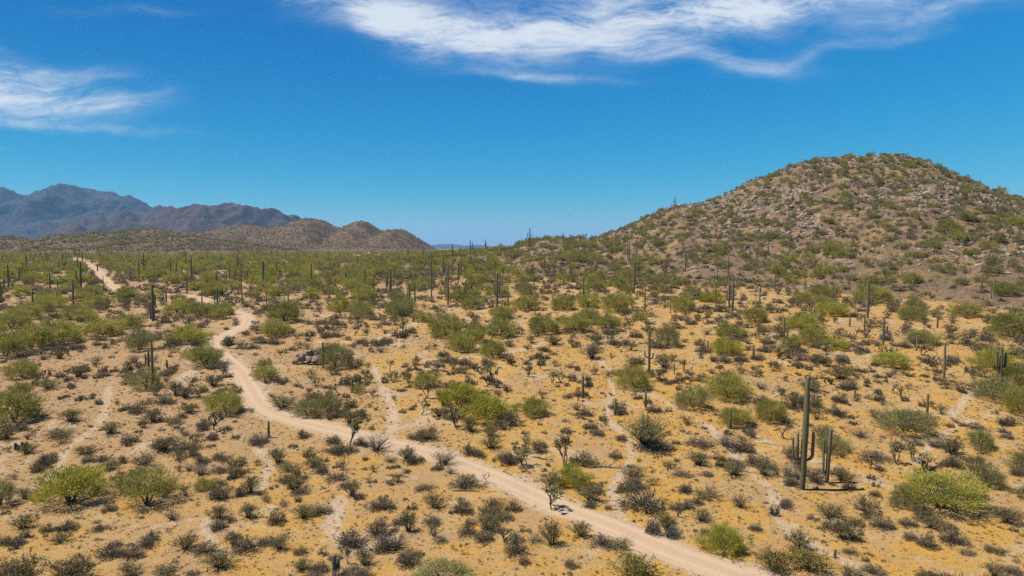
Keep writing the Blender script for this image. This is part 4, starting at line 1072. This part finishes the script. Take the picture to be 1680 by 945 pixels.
PHRASE = {'lift_bright': 'yellow-green palo verde', 'lift_green': 'green palo verde', 'pv_bright': 'yellow-green palo verde', 'pv_green': 'green palo verde', 'pv_olive': 'olive palo verde', 'bursage': 'low grey shrub', 'pale': 'silvery shrub', 'creosote': 'brownish creosote bush', 'creosote_y': 'yellowish creosote bush',
          'twig': 'leafless tan shrub', 'cholla': 'cholla cactus', 'cholla_tall': 'cholla cactus', 'cholla_droop': 'cholla cactus', 'cholla_dead': 'dead cholla', 'log': 'dark fallen branch', 'palelog': 'bleached fallen branch', 'own': 'saguaro', 'saguaro': 'saguaro', 'boulder': 'brown boulder', 'pear': 'prickly pear'}
cells = {}
for t in SINGLE:
    if t['label']: continue
    best = min(MARKS, key=lambda m: ((m[1] - t['px']) ** 2 + (2.0 * (m[2] - t['py'])) ** 2) if m[3] is not t else 1e12)
    ddx, ddy = t['px'] - best[1], 2.0 * (t['py'] - best[2])
    rel = ('left of' if ddx < 0 else 'right of') if abs(ddx) > abs(ddy) else ('in front of' if ddy > 0 else 'behind')
    cells.setdefault((PHRASE[t['style']], rel, best[0]), []).append((ddx * ddx + ddy * ddy, id(t), t))
for (ph, rel, mk_), lst in cells.items():
    lst.sort()
    for i, (_, _, t) in enumerate(lst):
        t['label'] = f'{ph} {rel} {mk_}' if len(lst) == 1 else f'{ORD[min(i, len(ORD) - 1)]} {ph} {rel} {mk_}'

# ------------------------------------------------------------------ build the singles
CATEGORY = {PV: 'tree', CR: 'bush', BU: 'shrub', CH: 'cactus', 'saguaro_cactus': 'cactus', 'dry_shrub': 'shrub', 'fallen_branch': 'branch', 'prickly_pear_cactus': 'cactus', 'boulder': 'boulder'}
UNIT_H = {}
def variants_for(t):
    st = t['style']; lod = 0 if t['wpx'] > 30 else 1
    if t['kind'] == BU and t['wpx'] < 22: lod = 1
    elif t['kind'] == BU: lod = 0
    return VAR.get((st, lod)) or VAR[st, 0]
def vheight(v):
    if v.name not in UNIT_H:
        UNIT_H[v.name] = max(float(np.percentile(g.arr()[0][:, 2], 99.5)) for _, g, _, _ in v.geo)
    return UNIT_H[v.name]
def vwidth(v):
    k = v.name + 'w'
    if k not in UNIT_H:
        P = np.vstack([g.arr()[0] for _, g, _, _ in v.geo]); UNIT_H[k] = max(float(np.percentile(P[:, i], 98.5) - np.percentile(P[:, i], 1.5)) for i in (0, 1))
    return UNIT_H[k]
rs = np.random.default_rng(77)
for n_, t in enumerate(SINGLE):
    v = Variant(f'saguaro {n_}', t['parts']) if t['parts'] else variants_for(t)[rs.integers(0, len(variants_for(t)))]
    if t['kind'] == 'saguaro_cactus':
        s_ = (1, 1, 1) if t['parts'] else (t['w'], t['w'], t['h'] / 6.0)
        rz = 0.0 if t['parts'] else rs.uniform(0, 6.28)
    elif t['kind'] == 'boulder':
        s_ = (t['w'], t['w'], t['h'] * .8); rz = rs.uniform(0, 6.28)
    else:
        a = t['w'] / vwidth(v); s_ = (a, a, t['h'] / vheight(v)); rz = rs.uniform(0, 6.28)
        if t['kind'] == CH: zc = t['h'] / vheight(v) * 1.05; a = min(a * .85, zc * 1.3); s_ = (a, a, zc)
        if t['kind'] == 'fallen_branch': rz = rs.uniform(-.6, .6); s_ = (a, a, a)
    sink = .25 * t['h'] if t['kind'] == 'boulder' else .03
    loc = (t['p'][0], t['p'][1], t['p'][2] - (0 if t['kind'] == 'boulder' and t['hero'] else sink))
    if len(v.parts) == 1:
        root = link(t['kind'], v.parts[0][1])
    else:
        root = link(t['kind'], None); root.empty_display_size = .2
        for pn, me in v.parts: link(pn, me, root)
    root.location = loc; root.rotation_euler = (rs.normal(0, .35), rs.normal(0, .35), rz) if t['kind'] == 'boulder' else (0, 0, rz); root.scale = s_
    root['label'] = t['label']; root['category'] = CATEGORY[t['kind']]; root['group'] = GROUP[t['kind']]

# ------------------------------------------------------------------ the uncounted masses: one object each, drawn by geometry nodes
def mass(name, label, pts, rot, scl, sources):
    n = len(pts)
    me = bpy.data.meshes.new(name); me.vertices.add(n); me.vertices.foreach_set('co', np.ascontiguousarray(pts, np.float32).ravel())
    for nm, tp, arr in (('rot', 'FLOAT_VECTOR', rot), ('scl', 'FLOAT_VECTOR', scl)):
        a = me.attributes.new(nm, tp, 'POINT'); a.data.foreach_set('vector', np.ascontiguousarray(arr, np.float32).ravel())
    a = me.attributes.new('pick', 'INT', 'POINT'); a.data.foreach_set('value', np.random.default_rng(n).integers(0, len(sources), n).astype(np.int32))
    o = kind(link(name, me), 'stuff', label)
    ng = bpy.data.node_groups.new(name + ' planting', 'GeometryNodeTree')
    ng.interface.new_socket('Geometry', in_out='INPUT', socket_type='NodeSocketGeometry'); ng.interface.new_socket('Geometry', in_out='OUTPUT', socket_type='NodeSocketGeometry')
    gi, go = ng.nodes.new('NodeGroupInput'), ng.nodes.new('NodeGroupOutput')
    jn = ng.nodes.new('GeometryNodeJoinGeometry')
    for s_ in sources:
        oi = ng.nodes.new('GeometryNodeObjectInfo'); oi.inputs['Object'].default_value = s_; oi.inputs['As Instance'].default_value = False
        g2 = ng.nodes.new('GeometryNodeGeometryToInstance'); ng.links.new(oi.outputs['Geometry'], g2.inputs[0]); ng.links.new(g2.outputs[0], jn.inputs[0])
    ip = ng.nodes.new('GeometryNodeInstanceOnPoints'); ip.inputs['Pick Instance'].default_value = True
    def named(nm, tp):
        q = ng.nodes.new('GeometryNodeInputNamedAttribute'); q.data_type = tp; q.inputs['Name'].default_value = nm; return q.outputs[0]
    ng.links.new(gi.outputs[0], ip.inputs['Points']); ng.links.new(jn.outputs[0], ip.inputs['Instance'])
    ng.links.new(named('pick', 'INT'), ip.inputs['Instance Index']); ng.links.new(named('scl', 'FLOAT_VECTOR'), ip.inputs['Scale'])
    er = ng.nodes.new('FunctionNodeEulerToRotation'); ng.links.new(named('rot', 'FLOAT_VECTOR'), er.inputs[0]); ng.links.new(er.outputs[0], ip.inputs['Rotation'])
    ng.links.new(ip.outputs[0], go.inputs[0])
    md = o.modifiers.new('planting', 'NODES'); md.node_group = ng
    return o

def mass_of(name, label, ts, var):
    if not ts: return
    r = np.random.default_rng(len(ts)); n = len(ts)
    P = np.array([t['p'] for t in ts]); P[:, 2] -= .04
    vw, vh = np.mean([vwidth(v) for v in var]), np.mean([vheight(v) for v in var])
    W = np.array([t['w'] for t in ts]); Hh = np.array([t['h'] for t in ts])
    S = np.stack([W / vw, W / vw, Hh / vh], 1)
    if ts[0]['kind'] == 'saguaro_cactus': S = np.stack([Hh / 6, Hh / 6, Hh / 6], 1)
    R = np.stack([np.zeros(n), np.zeros(n), r.uniform(0, 6.28, n)], 1)
    mass(name, label, P, R, S, [v.source() for v in var])

for st, nm, lb in ((G_, 'green_palo_verde_scrub', 'green palo verde scrub spreading to the horizon'), (O_, 'olive_palo_verde_scrub', 'olive palo verde scrub on flat and hill'), (B_, 'bright_palo_verde_scrub', 'yellow-green palo verde scrub on the flat')):
    near = [t for t in MASS[PV] if t['style'] == st and t['p'][1] < 230]; far = [t for t in MASS[PV] if t['style'] == st and t['p'][1] >= 230]
    mass_of(nm, lb, near, VAR[st, 1]); mass_of(nm, lb + ', far part', far, VAR[st, 2])
mass_of('small_shrub_scrub', 'small grey shrubs strewn over the near sand', [t for t in MASS[BU] if t['p'][1] < 80], VAR['bursage', 1])
mass_of('small_shrub_scrub', 'small grey shrubs strewn over flat and hill', [t for t in MASS[BU] if t['p'][1] >= 80], VAR['bursage', 2])
mass_of('creosote_scrub', 'creosote scrub between the trees', [t for t in MASS[CR] if t['p'][1] < 110], VAR['creosote', 1])
mass_of('creosote_scrub', 'creosote scrub between the far trees', [t for t in MASS[CR] if t['p'][1] >= 110], VAR['creosote', 2])
mass_of('far_saguaros', 'many far saguaros beyond the flat', MASS['saguaro_cactus'], VAR['saguaro', 0])
mass_of('cholla_scrub', 'small chollas between the shrubs', MASS[CH], VAR['cholla', 1])
mass_of('twig_scrub', 'leafless twigs among the shrubs', MASS['dry_shrub'], VAR['twig', 0])

def simple_mass(name, label, x, y, z, w, hh, var, tilt=0.0, seed=1):
    r = np.random.default_rng(seed); n = len(x)
    R = np.stack([r.normal(0, tilt, n), r.normal(0, tilt, n), r.uniform(0, 6.28, n)], 1)
    mass(name, label, np.stack([x, y, z], 1), R, np.stack([w, w, hh], 1), [v.source() for v in var])

x, y, z, r = scatter(17000, 28, 95, 31, .1, clump=1.2, cscale=5, avoid_wash=.8)
w = .10 + .38 * r.uniform(0, 1, len(x)) ** 2; simple_mass('grass_tufts', 'dry grass tufts and seedlings over the sand', x, y, z, w, w * r.uniform(.5, .9, len(x)), VAR['tuft', 0])
x, y, z, r = scatter(24000, 28, 100, 35, .1, clump=1.6, cscale=9, avoid_wash=.5)
w = .12 + .36 * r.uniform(0, 1, len(x)) ** 2.5; simple_mass('leaf_litter', 'tiny dark seedlings and twigs strewn on the sand', x, y, z, w, w * r.uniform(.3, .6, len(x)), VAR['tuft', 0][2:4])
x, y, z, r = scatter(7000, 95, 210, 32, .1, clump=1.0, cscale=8, avoid_wash=.8)
w = r.uniform(.3, .9, len(x)); simple_mass('grass_tufts', 'dry grass tufts on the farther flat', x, y, z, w, w * r.uniform(.5, .8, len(x)), VAR['tuft', 0])
x, y, z, r = scatter(36000, 130, 290, 33, .1, umin=.0, dens=lambda x, y: np.clip((hill_bump(x, y) - 3) / 14, 0, 1) * np.clip(.42 + 2.4 * fbm(x, y, 30, 3, 55), .06, 1))
w = .32 + r.uniform(0, 1, len(x)) ** 3 * 2.0; simple_mass('hillside_rubble', 'broken rock rubble covering the hillside', x, y, z, w, w * r.uniform(.6, 1.1, len(x)), VAR['rubble', 0], .35)
x, y, z, r = scatter(8000, 28, 130, 34, .1, clump=1.3, cscale=6)
w = .06 + r.uniform(0, 1, len(x)) ** 4 * .28; simple_mass('pebbles', 'loose pebbles on the sand', x, y, z, w, w * .7, VAR['rubble', 0], .3)
# scrub on the hills beyond
def on_range(G, n, seed, lo):
    xs, ys, Z = G; r = np.random.default_rng(seed)
    i = r.integers(0, len(ys), n * 2); j = r.integers(0, len(xs), n * 2)
    zz = Z[i, j]; k = np.nonzero((zz > lo) & (ys[i] < ys[len(ys) - 1] - 200))[0][:n]
    return xs[j[k]] + r.uniform(-2, 2, len(k)), ys[i[k]] + r.uniform(-2, 2, len(k)), zz[k], r
for G, n, lo in ((GA, 8000, 14), (GB, 9000, 15)):
    x, y, z, r = on_range(G, n, 41 + n + int(lo), lo)
    w = r.uniform(1.2, 3.8, len(x)); simple_mass('hill_scrub', 'dots of scrub on the hills beyond the flat', x, y, z, w, w * .9, VAR[O_, 2][:1] + VAR['creosote', 2] + VAR['bursage', 2][:2])

# ------------------------------------------------------------------ air
def build_haze():
    import bmesh
    bm = bmesh.new(); bmesh.ops.create_cube(bm, size=1.0)
    me = bpy.data.meshes.new('haze'); bm.to_mesh(me); bm.free()
    o = kind(link('haze', me), 'stuff', 'thin bluish air over the desert')
    x0, x1, y0, y1, z0, z1 = -150000, 150000, -300, 25000, -11, 446
    o.location = ((x0 + x1) / 2, (y0 + y1) / 2, (z0 + z1) / 2); o.scale = (x1 - x0, y1 - y0, z1 - z0)
    m = bpy.data.materials.new('desert air'); m.use_nodes = True
    nt = m.node_tree
    nt.nodes.remove(nt.nodes['Principled BSDF'])
    v = N(nt, 'ShaderNodeVolumePrincipled')
    v.inputs['Color'].default_value = (.33, .68, 1.0, 1); v.inputs['Density'].default_value = 6.2e-5; v.inputs['Anisotropy'].default_value = .1
    nt.links.new(v.outputs[0], nt.nodes['Material Output'].inputs['Volume'])
    me.materials.append(m)
build_haze()
print('singles', len(SINGLE), {k: len(v) for k, v in MASS.items()})
